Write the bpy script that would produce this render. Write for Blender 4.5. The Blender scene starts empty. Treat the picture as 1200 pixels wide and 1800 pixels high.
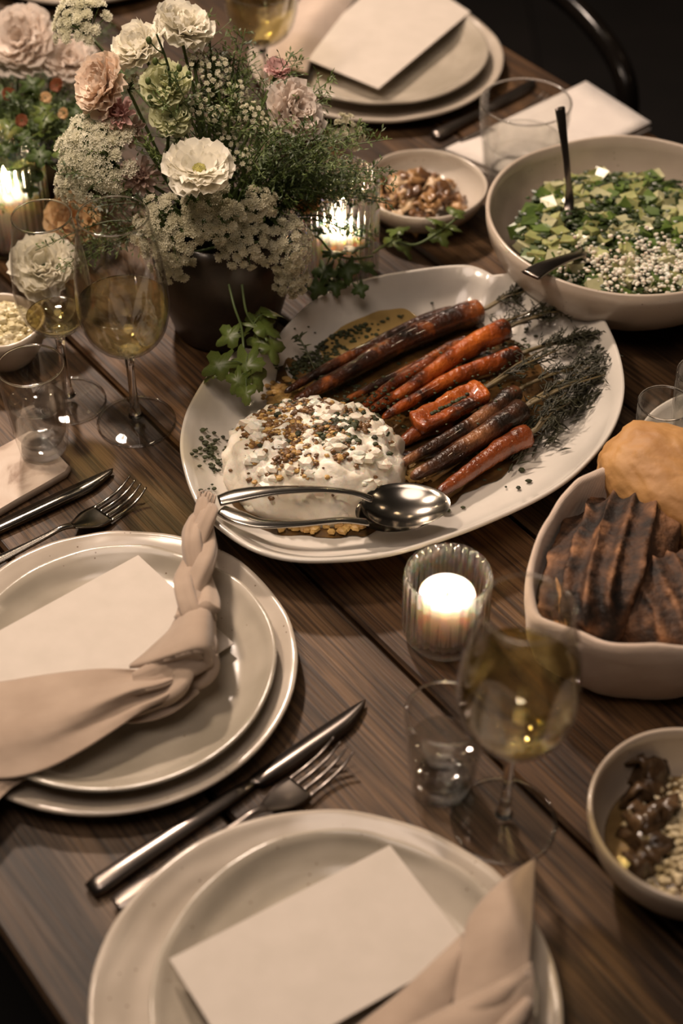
import bpy, bmesh, math, random
from mathutils import Vector, Matrix, noise
random.seed(7)
R = math.radians; PI = math.pi
C = bpy.context.scene.collection
S = bpy.context.scene

# ------------------------------------------------------------------ camera
T = 0.75                      # height of the table top
FPX, PITCH, CH = 2860.0, R(44), 0.886
cam = bpy.data.cameras.new('camera'); co = bpy.data.objects.new('camera', cam); C.objects.link(co)
co.location = (0, 0, T+CH); co.rotation_euler = (R(90)-PITCH, 0, 0)
cam.sensor_fit = 'VERTICAL'; cam.sensor_height = 36; cam.sensor_width = 24; cam.lens = FPX/1800*36
cam.clip_start = .01
cam.dof.use_dof = True; cam.dof.focus_distance = 1.27; cam.dof.aperture_fstop = 4.0
S.camera = co
S.view_settings.view_transform = 'Standard'; S.view_settings.look = 'None'
S.view_settings.gamma = 1; S.view_settings.use_curve_mapping = False
S.view_settings.exposure = 0.0

def at(px, py, z=0.0):
    """point at height z above the table top, seen at pixel px, py"""
    u = (px-600)/FPX; v = (py-900)/FPX
    dy = math.cos(PITCH)-v*math.sin(PITCH); dz = -math.sin(PITCH)-v*math.cos(PITCH)
    t = (z-CH)/dz
    return Vector((u*t, dy*t, T+z))

# ------------------------------------------------------------------ world and lamps
w = bpy.data.worlds.new('dim_room'); S.world = w; w.use_nodes = True
w.node_tree.nodes['Background'].inputs[0].default_value = (1.0, .80, .60, 1)
w.node_tree.nodes['Background'].inputs[1].default_value = 0.022
def area(name, loc, target, size, power, col):
    l = bpy.data.lights.new(name, 'AREA'); l.shape = 'DISK'; l.size = size; l.energy = power; l.color = col
    o = bpy.data.objects.new(name, l); C.objects.link(o); o.location = loc
    o.rotation_euler = (Vector(target)-Vector(loc)).to_track_quat('-Z', 'Y').to_euler(); return o
def point(name, loc, power, col, r=.02, parent=None):
    l = bpy.data.lights.new(name, 'POINT'); l.energy = power; l.color = col; l.shadow_soft_size = r
    o = bpy.data.objects.new(name, l); C.objects.link(o); o.location = loc
    if parent: o.parent = parent
    return o
area('pendant_key', (-.62, 2.45, T+1.8), (0, .95, T)  , .16, 54, (1.0, .785, .635))
area('flower_fill', (-.45, 1.0, T+1.05), (-.12, 1.15, T+.15), .14, 6.5, (1.0, .78, .60))  # added fill to brighten the dim flowers, no known pendant hangs here
area('ceiling_bounce', (-.3, .3, T+2.3), (.0, .95, T), 1.1, 16, (1.0, .80, .67))
for i, (x, y, z) in enumerate([(-.9, 2.0, 1.3), (-.3, 2.3, 1.45), (.35, 2.2, 1.35), (.9, 1.9, 1.4), (-1.1, 1.1, 1.3), (1.1, 1.0, 1.35), (.0, 3.0, 1.5)]):
    point('string_bulb', (x, y, T+z), 1.6, (1.0, .74, .48), .022)

# ------------------------------------------------------------------ object helpers
def tag(o, label=None, cat=None, group=None, kind=None):
    if label: o['label'] = label
    if cat: o['category'] = cat
    if group: o['group'] = group
    if kind: o['kind'] = kind
    return o
def thing(name, label, cat, loc=(0, 0, 0), group=None, rotz=0):
    o = bpy.data.objects.new(name, None); C.objects.link(o); o.location = loc; o.rotation_euler = (0, 0, rotz)
    o.empty_display_size = .02
    return tag(o, label, cat, group)
def put(name, me, parent=None, loc=(0, 0, 0), mtx=None, label=None, kind=None):
    o = bpy.data.objects.new(name, me); C.objects.link(o)
    if mtx is not None: o.matrix_local = mtx
    else: o.location = loc
    if parent: o.parent = parent
    if mtx is not None: o.matrix_local = mtx
    return tag(o, label, None, None, kind)

def crom(pts, n, closed=False):
    """smooth curve through points (tuples of any length)"""
    out = []; m = len(pts)
    segs = m if closed else m-1
    for i in range(segs):
        if closed: p0, p1, p2, p3 = (pts[(i+k) % m] for k in (-1, 0, 1, 2))
        else: p0, p1, p2, p3 = pts[max(i-1, 0)], pts[i], pts[i+1], pts[min(i+2, m-1)]
        for j in range(n):
            t = j/n; a = -.5*t**3+t*t-.5*t; b = 1.5*t**3-2.5*t*t+1; c = -1.5*t**3+2*t*t+.5*t; d = .5*t**3-.5*t*t
            out.append(tuple(a*q0+b*q1+c*q2+d*q3 for q0, q1, q2, q3 in zip(p0, p1, p2, p3)))
    if not closed: out.append(tuple(pts[-1]))
    return out

class MB:
    def __init__(s): s.v = []; s.f = []
    def add(s, vs, fs):
        k = len(s.v); s.v += [tuple(p) for p in vs]; s.f += [tuple(i+k for i in f) for f in fs]
    def box(s, a, b):
        x0, y0, z0 = a; x1, y1, z1 = b
        s.add([(x0, y0, z0), (x1, y0, z0), (x1, y1, z0), (x0, y1, z0), (x0, y0, z1), (x1, y0, z1), (x1, y1, z1), (x0, y1, z1)],
              [(0, 3, 2, 1), (4, 5, 6, 7), (0, 1, 5, 4), (1, 2, 6, 5), (2, 3, 7, 6), (3, 0, 4, 7)])
    def prism(s, poly, z0, z1):
        n = len(poly)
        s.add([(x, y, z0) for x, y in poly]+[(x, y, z1) for x, y in poly],
              [tuple(range(n))[::-1], tuple(range(n, 2*n))]+[(i, (i+1) % n, n+(i+1) % n, n+i) for i in range(n)])
    def lathe(s, prof, seg=64, wob=None, c=(0, 0, 0)):
        """profile of (r,z); r==0 points become poles; loop is open profile pole to pole or ring to ring"""
        vs = []; idx = []
        for r, z in prof:
            if r <= 1e-9:
                idx.append([len(vs)]); vs.append((c[0], c[1], c[2]+z))
            else:
                row = []
                for k in range(seg):
                    th = 2*PI*k/seg; rr, zz = (wob(th, r, z) if wob else (r, z))
                    row.append(len(vs)); vs.append((c[0]+rr*math.cos(th), c[1]+rr*math.sin(th), c[2]+zz))
                idx.append(row)
        fs = []
        for a, b in zip(idx, idx[1:]):
            if len(a) == 1 and len(b) == 1: continue
            for k in range(seg):
                k2 = (k+1) % seg
                if len(a) == 1: fs.append((a[0], b[k2], b[k]))
                elif len(b) == 1: fs.append((a[k], a[k2], b[0]))
                else: fs.append((a[k], a[k2], b[k2], b[k]))
        s.add(vs, fs)
    def tube(s, pts, rad, seg=8, side=None, flat=1.0, cap=True, fn=None):
        pts = [Vector(p) for p in pts]; n = len(pts)
        if not hasattr(rad, '__len__'): rad = [rad]*n
        up = Vector(side) if side else Vector((0, 0, 1)); vs = []; fs = []
        for i, p in enumerate(pts):
            t = (pts[min(i+1, n-1)]-pts[max(i-1, 0)]).normalized()
            a = t.cross(up)
            if a.length < 1e-4: a = t.cross(Vector((0, 1, 0)))
            a.normalize(); b = a.cross(t).normalized()
            for k in range(seg):
                th = 2*PI*k/seg; q = p+(a*math.cos(th)+b*math.sin(th)*flat)*rad[i]
                if fn: q = fn(q, p, i/(n-1), th, rad[i])
                vs.append(q)
        for i in range(n-1):
            for k in range(seg):
                k2 = (k+1) % seg; fs.append((i*seg+k, i*seg+k2, (i+1)*seg+k2, (i+1)*seg+k))
        if cap: fs += [tuple(range(seg))[::-1], tuple(range((n-1)*seg, n*seg))]
        s.add(vs, fs)
    def blob(s, c, r, nu=12, nv=8, amp=.0, fr=20., seed=0, rot=None):
        vs = []; c = Vector(c)
        def P(th, ph):
            d = Vector((math.sin(ph)*math.cos(th)*r[0], math.sin(ph)*math.sin(th)*r[1], math.cos(ph)*r[2]))
            if rot: d = rot @ d
            k = 1+amp*noise.noise((c+d)*fr+Vector((seed, 0, 0))); return c+d*k
        vs.append(P(0, 0))
        for j in range(1, nv):
            for i in range(nu): vs.append(P(2*PI*i/nu, PI*j/nv))
        vs.append(P(0, PI)); fs = []
        for i in range(nu):
            i2 = (i+1) % nu; fs.append((0, 1+i, 1+i2))
            for j in range(nv-2): fs.append((1+j*nu+i, 1+(j+1)*nu+i, 1+(j+1)*nu+i2, 1+j*nu+i2))
            fs.append((1+(nv-2)*nu+i, len(vs)-1, 1+(nv-2)*nu+i2))
        s.add(vs, fs)
    def grid(s, rows):
        m = len(rows[0]); vs = [p for r in rows for p in r]
        s.add(vs, [(i*m+j, i*m+j+1, (i+1)*m+j+1, (i+1)*m+j) for i in range(len(rows)-1) for j in range(m-1)])
    def sheet(s, rows, n=5, th=.0012):
        """smooth cloth through a coarse grid of points, given real thickness"""
        rows = [crom([tuple(p) for p in r], n) for r in rows]
        cols = list(zip(*rows)); cols = [crom(list(c), n) for c in cols]; rows = list(zip(*cols))
        rows = [[Vector(p) for p in r] for r in rows]; a = len(rows); b = len(rows[0]); low = []
        for i in range(a):
            rr = []
            for j in range(b):
                d1 = rows[min(i+1, a-1)][j]-rows[max(i-1, 0)][j]; d2 = rows[i][min(j+1, b-1)]-rows[i][max(j-1, 0)]
                nn = d1.cross(d2)
                nn = nn.normalized() if nn.length > 1e-12 else Vector((0, 0, 1))
                if nn.z < 0: nn = -nn
                rr.append(rows[i][j]-nn*th)
            low.append(rr)
        k = len(s.v); s.grid(rows); k2 = len(s.v); s.grid(low)
        for i in range(a-1):
            s.f.append((k+i*b, k+(i+1)*b, k2+(i+1)*b, k2+i*b)); s.f.append((k+i*b+b-1, k2+i*b+b-1, k2+(i+1)*b+b-1, k+(i+1)*b+b-1))
        for j in range(b-1):
            s.f.append((k+j, k2+j, k2+j+1, k+j+1)); e = (a-1)*b; s.f.append((k+e+j, k+e+j+1, k2+e+j+1, k2+e+j))
    def shift(s, d): s.v = [(x+d[0], y+d[1], z+d[2]) for x, y, z in s.v]; return s
    def mesh(s, name, mat, smooth=True):
        me = bpy.data.meshes.new(name); me.from_pydata(s.v, [], s.f)
        for m in (mat if isinstance(mat, list) else [mat]): me.materials.append(m)
        if smooth: me.polygons.foreach_set('use_smooth', [True]*len(me.polygons))
        bm = bmesh.new(); bm.from_mesh(me); bmesh.ops.recalc_face_normals(bm, faces=bm.faces); bm.to_mesh(me); bm.free()
        me.update(); return me
    def build(s, name, mat, parent=None, loc=(0, 0, 0), smooth=True, world=False, label=None, kind=None, sharp=None):
        if world:                                   # vertices are in world space: move them to the parent's (or own) base
            base = parent.matrix_basis.to_translation() if parent else Vector(loc)
            if parent and parent.parent: base = base+parent.parent.location
            s.shift(-base)
            if parent: loc = (0, 0, 0)
        me = s.mesh(name, mat, smooth)
        if sharp: me.set_sharp_from_angle(angle=R(sharp))
        return put(name, me, parent, loc, None, label, kind)

# ------------------------------------------------------------------ materials
def M(name, col=(.5, .5, .5), rough=.5, **k):
    m = bpy.data.materials.new(name); m.use_nodes = True; b = m.node_tree.nodes['Principled BSDF']
    b.inputs['Base Color'].default_value = (*col, 1); b.inputs['Roughness'].default_value = rough
    for a, v in k.items():
        b.inputs[a.replace('_', ' ')].default_value = v
    return m
def nodes(m):
    nt = m.node_tree; return nt.nodes, nt.links, nt.nodes['Principled BSDF']
def mottle(m, cols, scale=20., detail=5., stretch=(1, 1, 1), bump=.0, bscale=None, bdist=.001, dist=0.0, stops=None, rot=0, coord='Object', rrough=None):
    N, L, b = nodes(m)
    tc = N.new('ShaderNodeTexCoord'); mp = N.new('ShaderNodeMapping'); mp.inputs['Scale'].default_value = stretch
    mp.inputs['Rotation'].default_value = (0, 0, rot)
    L.new(tc.outputs[coord], mp.inputs[0])
    oi = N.new('ShaderNodeObjectInfo'); ad = N.new('ShaderNodeVectorMath'); ad.operation = 'ADD'
    ml = N.new('ShaderNodeMath'); ml.operation = 'MULTIPLY'; ml.inputs[1].default_value = 37.0
    L.new(oi.outputs['Random'], ml.inputs[0]); L.new(mp.outputs[0], ad.inputs[0]); L.new(ml.outputs[0], ad.inputs[1])
    n = N.new('ShaderNodeTexNoise'); n.inputs['Scale'].default_value = scale; n.inputs['Detail'].default_value = detail
    n.inputs['Distortion'].default_value = dist; L.new(ad.outputs[0], n.inputs[0])
    cr = N.new('ShaderNodeValToRGB'); e = cr.color_ramp.elements
    stops = stops or [.3+.4*i/(len(cols)-1) for i in range(len(cols))]
    while len(e) < len(cols): e.new(.5)
    for i, c in enumerate(cols): e[i].position = stops[i]; e[i].color = (*c, 1)
    L.new(n.outputs[0], cr.inputs[0]); L.new(cr.outputs[0], b.inputs['Base Color'])
    if bump:
        n2 = N.new('ShaderNodeTexNoise'); n2.inputs['Scale'].default_value = bscale or scale*4; n2.inputs['Detail'].default_value = 4
        L.new(ad.outputs[0], n2.inputs[0]); bp = N.new('ShaderNodeBump'); bp.inputs['Strength'].default_value = bump
        bp.inputs['Distance'].default_value = bdist; L.new(n2.outputs[0], bp.inputs['Height']); L.new(bp.outputs[0], b.inputs['Normal'])
    m['ok'] = 1
    return m
def thin_glass(name, mixr=.0, tint=(.97, .98, .97), rough=0.02):
    """thin walled glass: light passes straight through, reflects by fresnel; mixr = share that refracts"""
    m = bpy.data.materials.new(name); m.use_nodes = True; N = m.node_tree.nodes; L = m.node_tree.links; N.clear()
    out = N.new('ShaderNodeOutputMaterial'); tr = N.new('ShaderNodeBsdfTransparent'); tr.inputs[0].default_value = (*tint, 1)
    gl = N.new('ShaderNodeBsdfGlossy'); gl.inputs['Roughness'].default_value = rough; fr = N.new('ShaderNodeFresnel')
    ge = N.new('ShaderNodeNewGeometry'); mr = N.new('ShaderNodeMapRange'); mr.inputs['To Min'].default_value = 1.5; mr.inputs['To Max'].default_value = 1/1.5
    L.new(ge.outputs['Backfacing'], mr.inputs['Value']); L.new(mr.outputs[0], fr.inputs[0])      # both faces of the thin wall reflect alike
    mx = N.new('ShaderNodeMixShader'); L.new(fr.outputs[0], mx.inputs[0]); L.new(tr.outputs[0], mx.inputs[1]); L.new(gl.outputs[0], mx.inputs[2])
    last = mx
    if mixr:
        g = N.new('ShaderNodeBsdfGlass'); g.inputs['IOR'].default_value = 1.45; g.inputs['Roughness'].default_value = .02
        m2 = N.new('ShaderNodeMixShader'); m2.inputs[0].default_value = mixr; L.new(mx.outputs[0], m2.inputs[1]); L.new(g.outputs[0], m2.inputs[2]); last = m2
    L.new(last.outputs[0], out.inputs[0]); return m
def ceramic(name, c1, c2, rough=.22, speck=True, rim=None, rimr=None, swirl=True):
    m = M(name, c1, rough); N, L, b = nodes(m)
    b.inputs['Coat Weight'].default_value = .35; b.inputs['Coat Roughness'].default_value = .12
    tc = N.new('ShaderNodeTexCoord'); oi = N.new('ShaderNodeObjectInfo')
    ad = N.new('ShaderNodeVectorMath'); ad.operation = 'ADD'; L.new(tc.outputs['Object'], ad.inputs[0]); L.new(oi.outputs['Random'], ad.inputs[1])
    n = N.new('ShaderNodeTexNoise'); n.inputs['Scale'].default_value = 14; n.inputs['Detail'].default_value = 4; L.new(ad.outputs[0], n.inputs[0])
    cr = N.new('ShaderNodeValToRGB'); e = cr.color_ramp.elements; e[0].position = .35; e[1].position = .65
    e[0].color = (*c1, 1); e[1].color = (*c2, 1); L.new(n.outputs[0], cr.inputs[0]); last = cr.outputs[0]
    if speck:
        v = N.new('ShaderNodeTexVoronoi'); v.inputs['Scale'].default_value = 170; L.new(ad.outputs[0], v.inputs[0])
        n3 = N.new('ShaderNodeTexNoise'); n3.inputs['Scale'].default_value = 45; L.new(ad.outputs[0], n3.inputs[0])
        a = N.new('ShaderNodeMath'); a.operation = 'LESS_THAN'; a.inputs[1].default_value = .11; L.new(v.outputs['Distance'], a.inputs[0])
        g = N.new('ShaderNodeMath'); g.operation = 'GREATER_THAN'; g.inputs[1].default_value = .55; L.new(n3.outputs[0], g.inputs[0])
        mu = N.new('ShaderNodeMath'); mu.operation = 'MULTIPLY'; L.new(a.outputs[0], mu.inputs[0]); L.new(g.outputs[0], mu.inputs[1])
        mx = N.new('ShaderNodeMix'); mx.data_type = 'RGBA'; L.new(mu.outputs[0], mx.inputs[0]); L.new(last, mx.inputs[6]); mx.inputs[7].default_value = (.16, .11, .07, 1)
        last = mx.outputs[2]
    L.new(last, b.inputs['Base Color'])
    # throwing rings and soft hand made unevenness
    ln = N.new('ShaderNodeVectorMath'); ln.operation = 'LENGTH'
    mp = N.new('ShaderNodeMapping'); mp.inputs['Scale'].default_value = (1, 1, 0); L.new(tc.outputs['Object'], mp.inputs[0]); L.new(mp.outputs[0], ln.inputs[0])
    mm = N.new('ShaderNodeMath'); mm.operation = 'MULTIPLY'; mm.inputs[1].default_value = 420; L.new(ln.outputs['Value'], mm.inputs[0])
    n2 = N.new('ShaderNodeTexNoise'); n2.inputs['Scale'].default_value = 9; L.new(ad.outputs[0], n2.inputs[0])
    m3 = N.new('ShaderNodeMath'); m3.operation = 'MULTIPLY_ADD'; m3.inputs[1].default_value = 14; L.new(n2.outputs[0], m3.inputs[0]); L.new(mm.outputs[0], m3.inputs[2])
    sn = N.new('ShaderNodeMath'); sn.operation = 'SINE'; L.new(m3.outputs[0], sn.inputs[0])
    bp = N.new('ShaderNodeBump'); bp.inputs['Strength'].default_value = .35 if swirl else .0; bp.inputs['Distance'].default_value = .0007
    L.new(sn.outputs[0], bp.inputs['Height'])
    b2 = N.new('ShaderNodeBump'); b2.inputs['Strength'].default_value = .5; b2.inputs['Distance'].default_value = .004
    n4 = N.new('ShaderNodeTexNoise'); n4.inputs['Scale'].default_value = 22; n4.inputs['Detail'].default_value = 1; L.new(ad.outputs[0], n4.inputs[0])
    L.new(n4.outputs[0], b2.inputs['Height']); L.new(bp.outputs[0], b2.inputs['Normal']); L.new(b2.outputs[0], b.inputs['Normal'])
    return m
def linen(name, c1, c2):
    m = M(name, c1, .9); N, L, b = nodes(m); b.inputs['Sheen Weight'].default_value = .25
    tc = N.new('ShaderNodeTexCoord'); n = N.new('ShaderNodeTexNoise'); n.inputs['Scale'].default_value = 30; L.new(tc.outputs['Object'], n.inputs[0])
    cr = N.new('ShaderNodeValToRGB'); e = cr.color_ramp.elements; e[0].position = .3; e[1].position = .7; e[0].color = (*c1, 1); e[1].color = (*c2, 1)
    L.new(n.outputs[0], cr.inputs[0]); L.new(cr.outputs[0], b.inputs['Base Color'])
    h = []
    for rot in (R(35), R(125)):
        mp = N.new('ShaderNodeMapping'); mp.inputs['Rotation'].default_value = (0, 0, rot); L.new(tc.outputs['Object'], mp.inputs[0])
        wv = N.new('ShaderNodeTexWave'); wv.inputs['Scale'].default_value = 330; wv.inputs['Distortion'].default_value = .8; L.new(mp.outputs[0], wv.inputs[0]); h.append(wv)
    mm = N.new('ShaderNodeMath'); mm.operation = 'MAXIMUM'; L.new(h[0].outputs['Fac'], mm.inputs[0]); L.new(h[1].outputs['Fac'], mm.inputs[1])
    bp = N.new('ShaderNodeBump'); bp.inputs['Strength'].default_value = .35; bp.inputs['Distance'].default_value = .0004
    L.new(mm.outputs[0], bp.inputs['Height'])
    b2 = N.new('ShaderNodeBump'); b2.inputs['Strength'].default_value = .6; b2.inputs['Distance'].default_value = .003
    n5 = N.new('ShaderNodeTexNoise'); n5.inputs['Scale'].default_value = 40; n5.inputs['Detail'].default_value = 2; L.new(tc.outputs['Object'], n5.inputs[0])
    L.new(n5.outputs[0], b2.inputs['Height']); L.new(bp.outputs[0], b2.inputs['Normal']); L.new(b2.outputs[0], b.inputs['Normal']); return m

plate_m = ceramic('plate_glaze', (.42, .36, .29), (.52, .455, .38))
plate_in = ceramic('plate_glaze_grey', (.34, .30, .235), (.46, .405, .33))
platter_m = ceramic('platter_glaze', (.54, .505, .45), (.64, .60, .54), .16, False, swirl=False)
bowl_m = ceramic('bowl_glaze', (.42, .345, .275), (.52, .44, .355), .3)
paper_m = mottle(M('card_paper', (.72, .66, .58), .85), [(.53, .475, .41), (.57, .51, .445)], 60, bump=.1, bscale=500, bdist=.0003)
linen_m = linen('beige_linen', (.335, .25, .185), (.405, .31, .235))
linen_w = linen('white_linen', (.66, .60, .55), (.72, .66, .60))
linen_p = linen('pink_beige_linen', (.52, .41, .33), (.60, .48, .39))
steel = mottle(M('steel', (.45, .42, .38), .17, Metallic=1.0), [(.30, .275, .24), (.42, .39, .345)], 25)
steel_d = mottle(M('dark_steel', (.2, .18, .16), .28, Metallic=1.0), [(.15, .13, .115), (.24, .21, .19)], 25)
glass_thin = thin_glass('thin_glass', .0, (.98, .98, .97))
glass_rib = thin_glass('ribbed_glass', .55, (.97, .96, .93))
glass_edge = M('glass_edge', (1, 1, 1), .02, Transmission_Weight=1.0, IOR=1.5)
glass_base = thin_glass('base_glass', .45, (.99, .99, .98))
glass_solid = thin_glass('solid_glass', .0, (.985, .985, .98))
wine_m = thin_glass('white_wine', .22, (.93, .85, .52))
wine_p = thin_glass('pale_wine', .22, (.91, .84, .56))
water_m = thin_glass('still_water', .22, (.97, .97, .96))
wax_m = M('candle_wax', (.92, .84, .74), .45, Subsurface_Weight=1.0, Subsurface_Scale=.02)
wax_m.node_tree.nodes['Principled BSDF'].inputs['Subsurface Radius'].default_value = (1.0, .6, .35)
wick_m = M('wick', (.02, .015, .01), .9)
flame_m = M('flame', (1, .8, .5), .5, Emission_Strength=60.0)
flame_m.node_tree.nodes['Principled BSDF'].inputs['Emission Color'].default_value = (1, .78, .48, 1)

# ------------------------------------------------------------------ room: floor and dark surroundings
floor_m = mottle(M('dark_floor', (.02, .016, .012), .6), [(.003, .0022, .0016), (.007, .005, .004)], 6, bump=.2)
for k in range(16):
    b = MB(); b.box((-3.2+k*.4+.002, -1.2, -.03), (-3.2+(k+1)*.4-.002, 5, 0)); o = b.build('floor_board', floor_m, smooth=False)
    if k == 0: fl = bpy.data.objects.new('floor', None); C.objects.link(fl); fl['kind'] = 'structure'
    o.parent = fl
b = MB(); b.box((-3.2, 5, 0), (3.2, 5.1, 2.8)); o = b.build('wall_back', mottle(M('dark_wall', (.03, .025, .02), .9), [(.004, .003, .0025), (.008, .006, .005)], 5), smooth=False); o['kind'] = 'structure'

# ------------------------------------------------------------------ table of long planks, lying at an angle
def wood(name, c):
    m = M(name, c[1], .52, Specular_IOR_Level=.3); N, L, b = nodes(m)
    tc = N.new('ShaderNodeTexCoord'); oi = N.new('ShaderNodeObjectInfo'); ml = N.new('ShaderNodeMath'); ml.operation = 'MULTIPLY'; ml.inputs[1].default_value = 9
    L.new(oi.outputs['Random'], ml.inputs[0]); ad = N.new('ShaderNodeVectorMath'); ad.operation = 'ADD'; L.new(tc.outputs['Object'], ad.inputs[0]); L.new(ml.outputs[0], ad.inputs[1])
    def noi(st, sc, det, dis=0):
        mp = N.new('ShaderNodeMapping'); mp.inputs['Scale'].default_value = st; L.new(ad.outputs[0], mp.inputs[0])
        n = N.new('ShaderNodeTexNoise'); n.inputs['Scale'].default_value = sc; n.inputs['Detail'].default_value = det; n.inputs['Distortion'].default_value = dis; L.new(mp.outputs[0], n.inputs[0]); return n
    broad = noi((1, 5, 1), 5, 4, .6); grain = noi((.03, 1, .2), 330, 6, .4); fibre = noi((.015, 1, .2), 1000, 3)
    cr = N.new('ShaderNodeValToRGB'); e = cr.color_ramp.elements; e.new(.5)
    for i, (p, q) in enumerate(zip((.3, .5, .72), c)): e[i].position = p; e[i].color = (*q, 1)
    L.new(broad.outputs[0], cr.inputs[0])
    g = N.new('ShaderNodeValToRGB'); g.color_ramp.elements[0].position = .38; g.color_ramp.elements[1].position = .56
    g.color_ramp.elements[0].color = (.20, .18, .16, 1); g.color_ramp.elements[1].color = (1, 1, 1, 1); L.new(grain.outputs[0], g.inputs[0])
    g2 = N.new('ShaderNodeValToRGB'); g2.color_ramp.elements[0].position = .33; g2.color_ramp.elements[1].position = .55
    g2.color_ramp.elements[0].color = (.55, .53, .5, 1); g2.color_ramp.elements[1].color = (1, 1, 1, 1); L.new(fibre.outputs[0], g2.inputs[0])
    m1 = N.new('ShaderNodeMix'); m1.data_type = 'RGBA'; m1.blend_type = 'MULTIPLY'; m1.inputs[0].default_value = .85; L.new(cr.outputs[0], m1.inputs[6]); L.new(g.outputs[0], m1.inputs[7])
    m2 = N.new('ShaderNodeMix'); m2.data_type = 'RGBA'; m2.blend_type = 'MULTIPLY'; m2.inputs[0].default_value = .8; L.new(m1.outputs[2], m2.inputs[6]); L.new(g2.outputs[0], m2.inputs[7])
    L.new(m2.outputs[2], b.inputs['Base Color'])
    bp = N.new('ShaderNodeBump'); bp.inputs['Strength'].default_value = .55; bp.inputs['Distance'].default_value = .0012; L.new(grain.outputs[0], bp.inputs['Height']); L.new(bp.outputs[0], b.inputs['Normal'])
    return m
woods = [wood('table_wood', ((.020, .0095, .004), (.068, .036, .015), (.155, .088, .042))),
         wood('table_wood_grey', ((.018, .010, .005), (.062, .036, .018), (.135, .083, .045))),
         wood('table_wood_warm', ((.021, .0095, .0035), (.078, .038, .014), (.17, .090, .037)))]
table = thing('dining_table', 'long weathered brown plank dining table laid for dinner', 'table', (0, 0, T), rotz=math.atan2(-.8, .6))
# local x runs along the table, local y across it (world n = local y)
edges = [.156, .318, .490, .655, .822, .985, 1.146]
joints = [(-2.5, .35), (-2.5, .42), (-2.5, .38), (-2.5, .40), (-2.5, .36), (-2.5, .40)]
for i in range(6):
    b = MB(); y0 = edges[i]+.0016; y1 = edges[i+1]-.0016; x0, x1 = -2.6, .30
    n = 40; top = []
    bv = .0025; prof = [(y0, -.035), (y0, -bv), (y0+bv, 0), (y1-bv, 0), (y1, -bv), (y1, -.035)]
    rows = []
    for k in range(n+1):
        x = x0+(x1-x0)*k/n; row = []
        for (y, z) in prof:
            row.append((x, y+.0012*noise.noise(Vector((x*9, y*3, i*7.))), z))
        rows.append(row)
    m_ = len(prof)
    b.grid(rows); b.f.append(tuple(range(m_))); b.f.append(tuple(n*m_+q for q in range(m_))[::-1])
    for k in range(n): b.f.append((k*m_+m_-1, k*m_, (k+1)*m_, (k+1)*m_+m_-1))
    o = b.build('plank', woods[(i*2+1) % 3], table, smooth=False); o.data.set_sharp_from_angle(angle=R(30))
b = MB(); b.box((-2.5, .22, -.10), (.2, .245, -.036)); b.build('apron', woods[0], table, smooth=False)
b = MB(); b.box((-2.5, 1.05, -.10), (.2, 1.075, -.036)); b.build('apron', woods[0], table, smooth=False)
for x in (-2.45, .12):
    for y in (.25, .98):
        b = MB(); b.box((x, y, -T), (x+.07, y+.07, -.036)); b.build('leg', woods[0], table, smooth=False)
# ------------------------------------------------------------------ plates
def plate(name, c, Rr, label, group, prof, mat, amp=.012, seed=0, cat='plate'):
    b = MB()
    def wob(th, r, z):
        n = noise.noise(Vector((math.cos(th)*1.3, math.sin(th)*1.3, seed)))
        n2 = noise.noise(Vector((math.cos(th)*4, math.sin(th)*4, seed+5)))
        k = 1+amp*(1.6*n+.5*n2)*(r/Rr)**2
        return r*k, z*(1+.12*n+.06*n2)
    b.lathe(prof(Rr), 96, wob)
    o = b.build(name, mat, None, c); return tag(o, label, cat, group)
def charger_prof(Q):
    return [(0, 0), (.6*Q, 0), (.82*Q, .004), (.96*Q, .011), (.992*Q, .0142), (Q, .0162), (.994*Q, .018), (.975*Q, .0178), (.955*Q, .0165), (.86*Q, .0105), (.80*Q, .0078), (.74*Q, .0068), (.4*Q, .0064), (0, .0064)]
def inner_prof(Q):
    return [(0, 0), (.55*Q, 0), (.78*Q, .006), (.95*Q, .0145), (.99*Q, .0172), (Q, .019), (.994*Q, .0206), (.975*Q, .0203), (.94*Q, .0172), (.86*Q, .0105), (.80*Q, .0068), (.7*Q, .0056), (.4*Q, .005), (0, .005)]
def card(name, pts, label, th=.0008):
    b = MB(); n = Vector((0, 0, th)); o = pts[0]
    v = [p-o for p in pts]+[p-o+n for p in pts]
    b.add(v, [(3, 2, 1, 0), (4, 5, 6, 7), (0, 1, 5, 4), (1, 2, 6, 5), (2, 3, 7, 6), (3, 0, 4, 7)])
    q = b.build(name, paper_m, None, o, smooth=False); return tag(q, label, 'card', 'blank cards laid on the plates')

G1, G2 = 'large dinner plates under the small ones', 'smaller plates stacked on the dinner plates'
cL = at(198, 1163, .017); cL.z = T
plate('dinner_plate', cL, .1305, 'large beige dinner plate at the left, under the plate with the knotted napkin', G1, charger_prof, plate_m, seed=1)
cl = at(204, 1163, .026); cl.z = T+.0078
plate('side_plate', cl, .1115, 'small speckled plate holding a card and the knotted beige napkin', G2, inner_prof, plate_in, seed=2)
cB = at(572, 1763, .017); cB.z = T
plate('dinner_plate', cB, .139, 'large beige dinner plate nearest the camera', G1, charger_prof, plate_m, seed=7)
cb = at(602, 1745, .026); cb.z = T+.0078
plate('side_plate', cb, .1125, 'small grey glazed plate nearest the camera, under a large blank card', G2, inner_prof, plate_in, seed=9)
cT = at(661, 95, .017); cT.z = T
plate('dinner_plate', cT, .139, 'large beige dinner plate on the far side of the table behind the flowers', G1, charger_prof, plate_m, .006, seed=13)
ct = at(665, 84, .026); ct.z = T+.0078
plate('side_plate', ct, .119, 'small plate on the far side with a white card on it', G2, inner_prof, plate_in, .006, seed=17)
cU = at(150, -88, .017); cU.z = T
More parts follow.
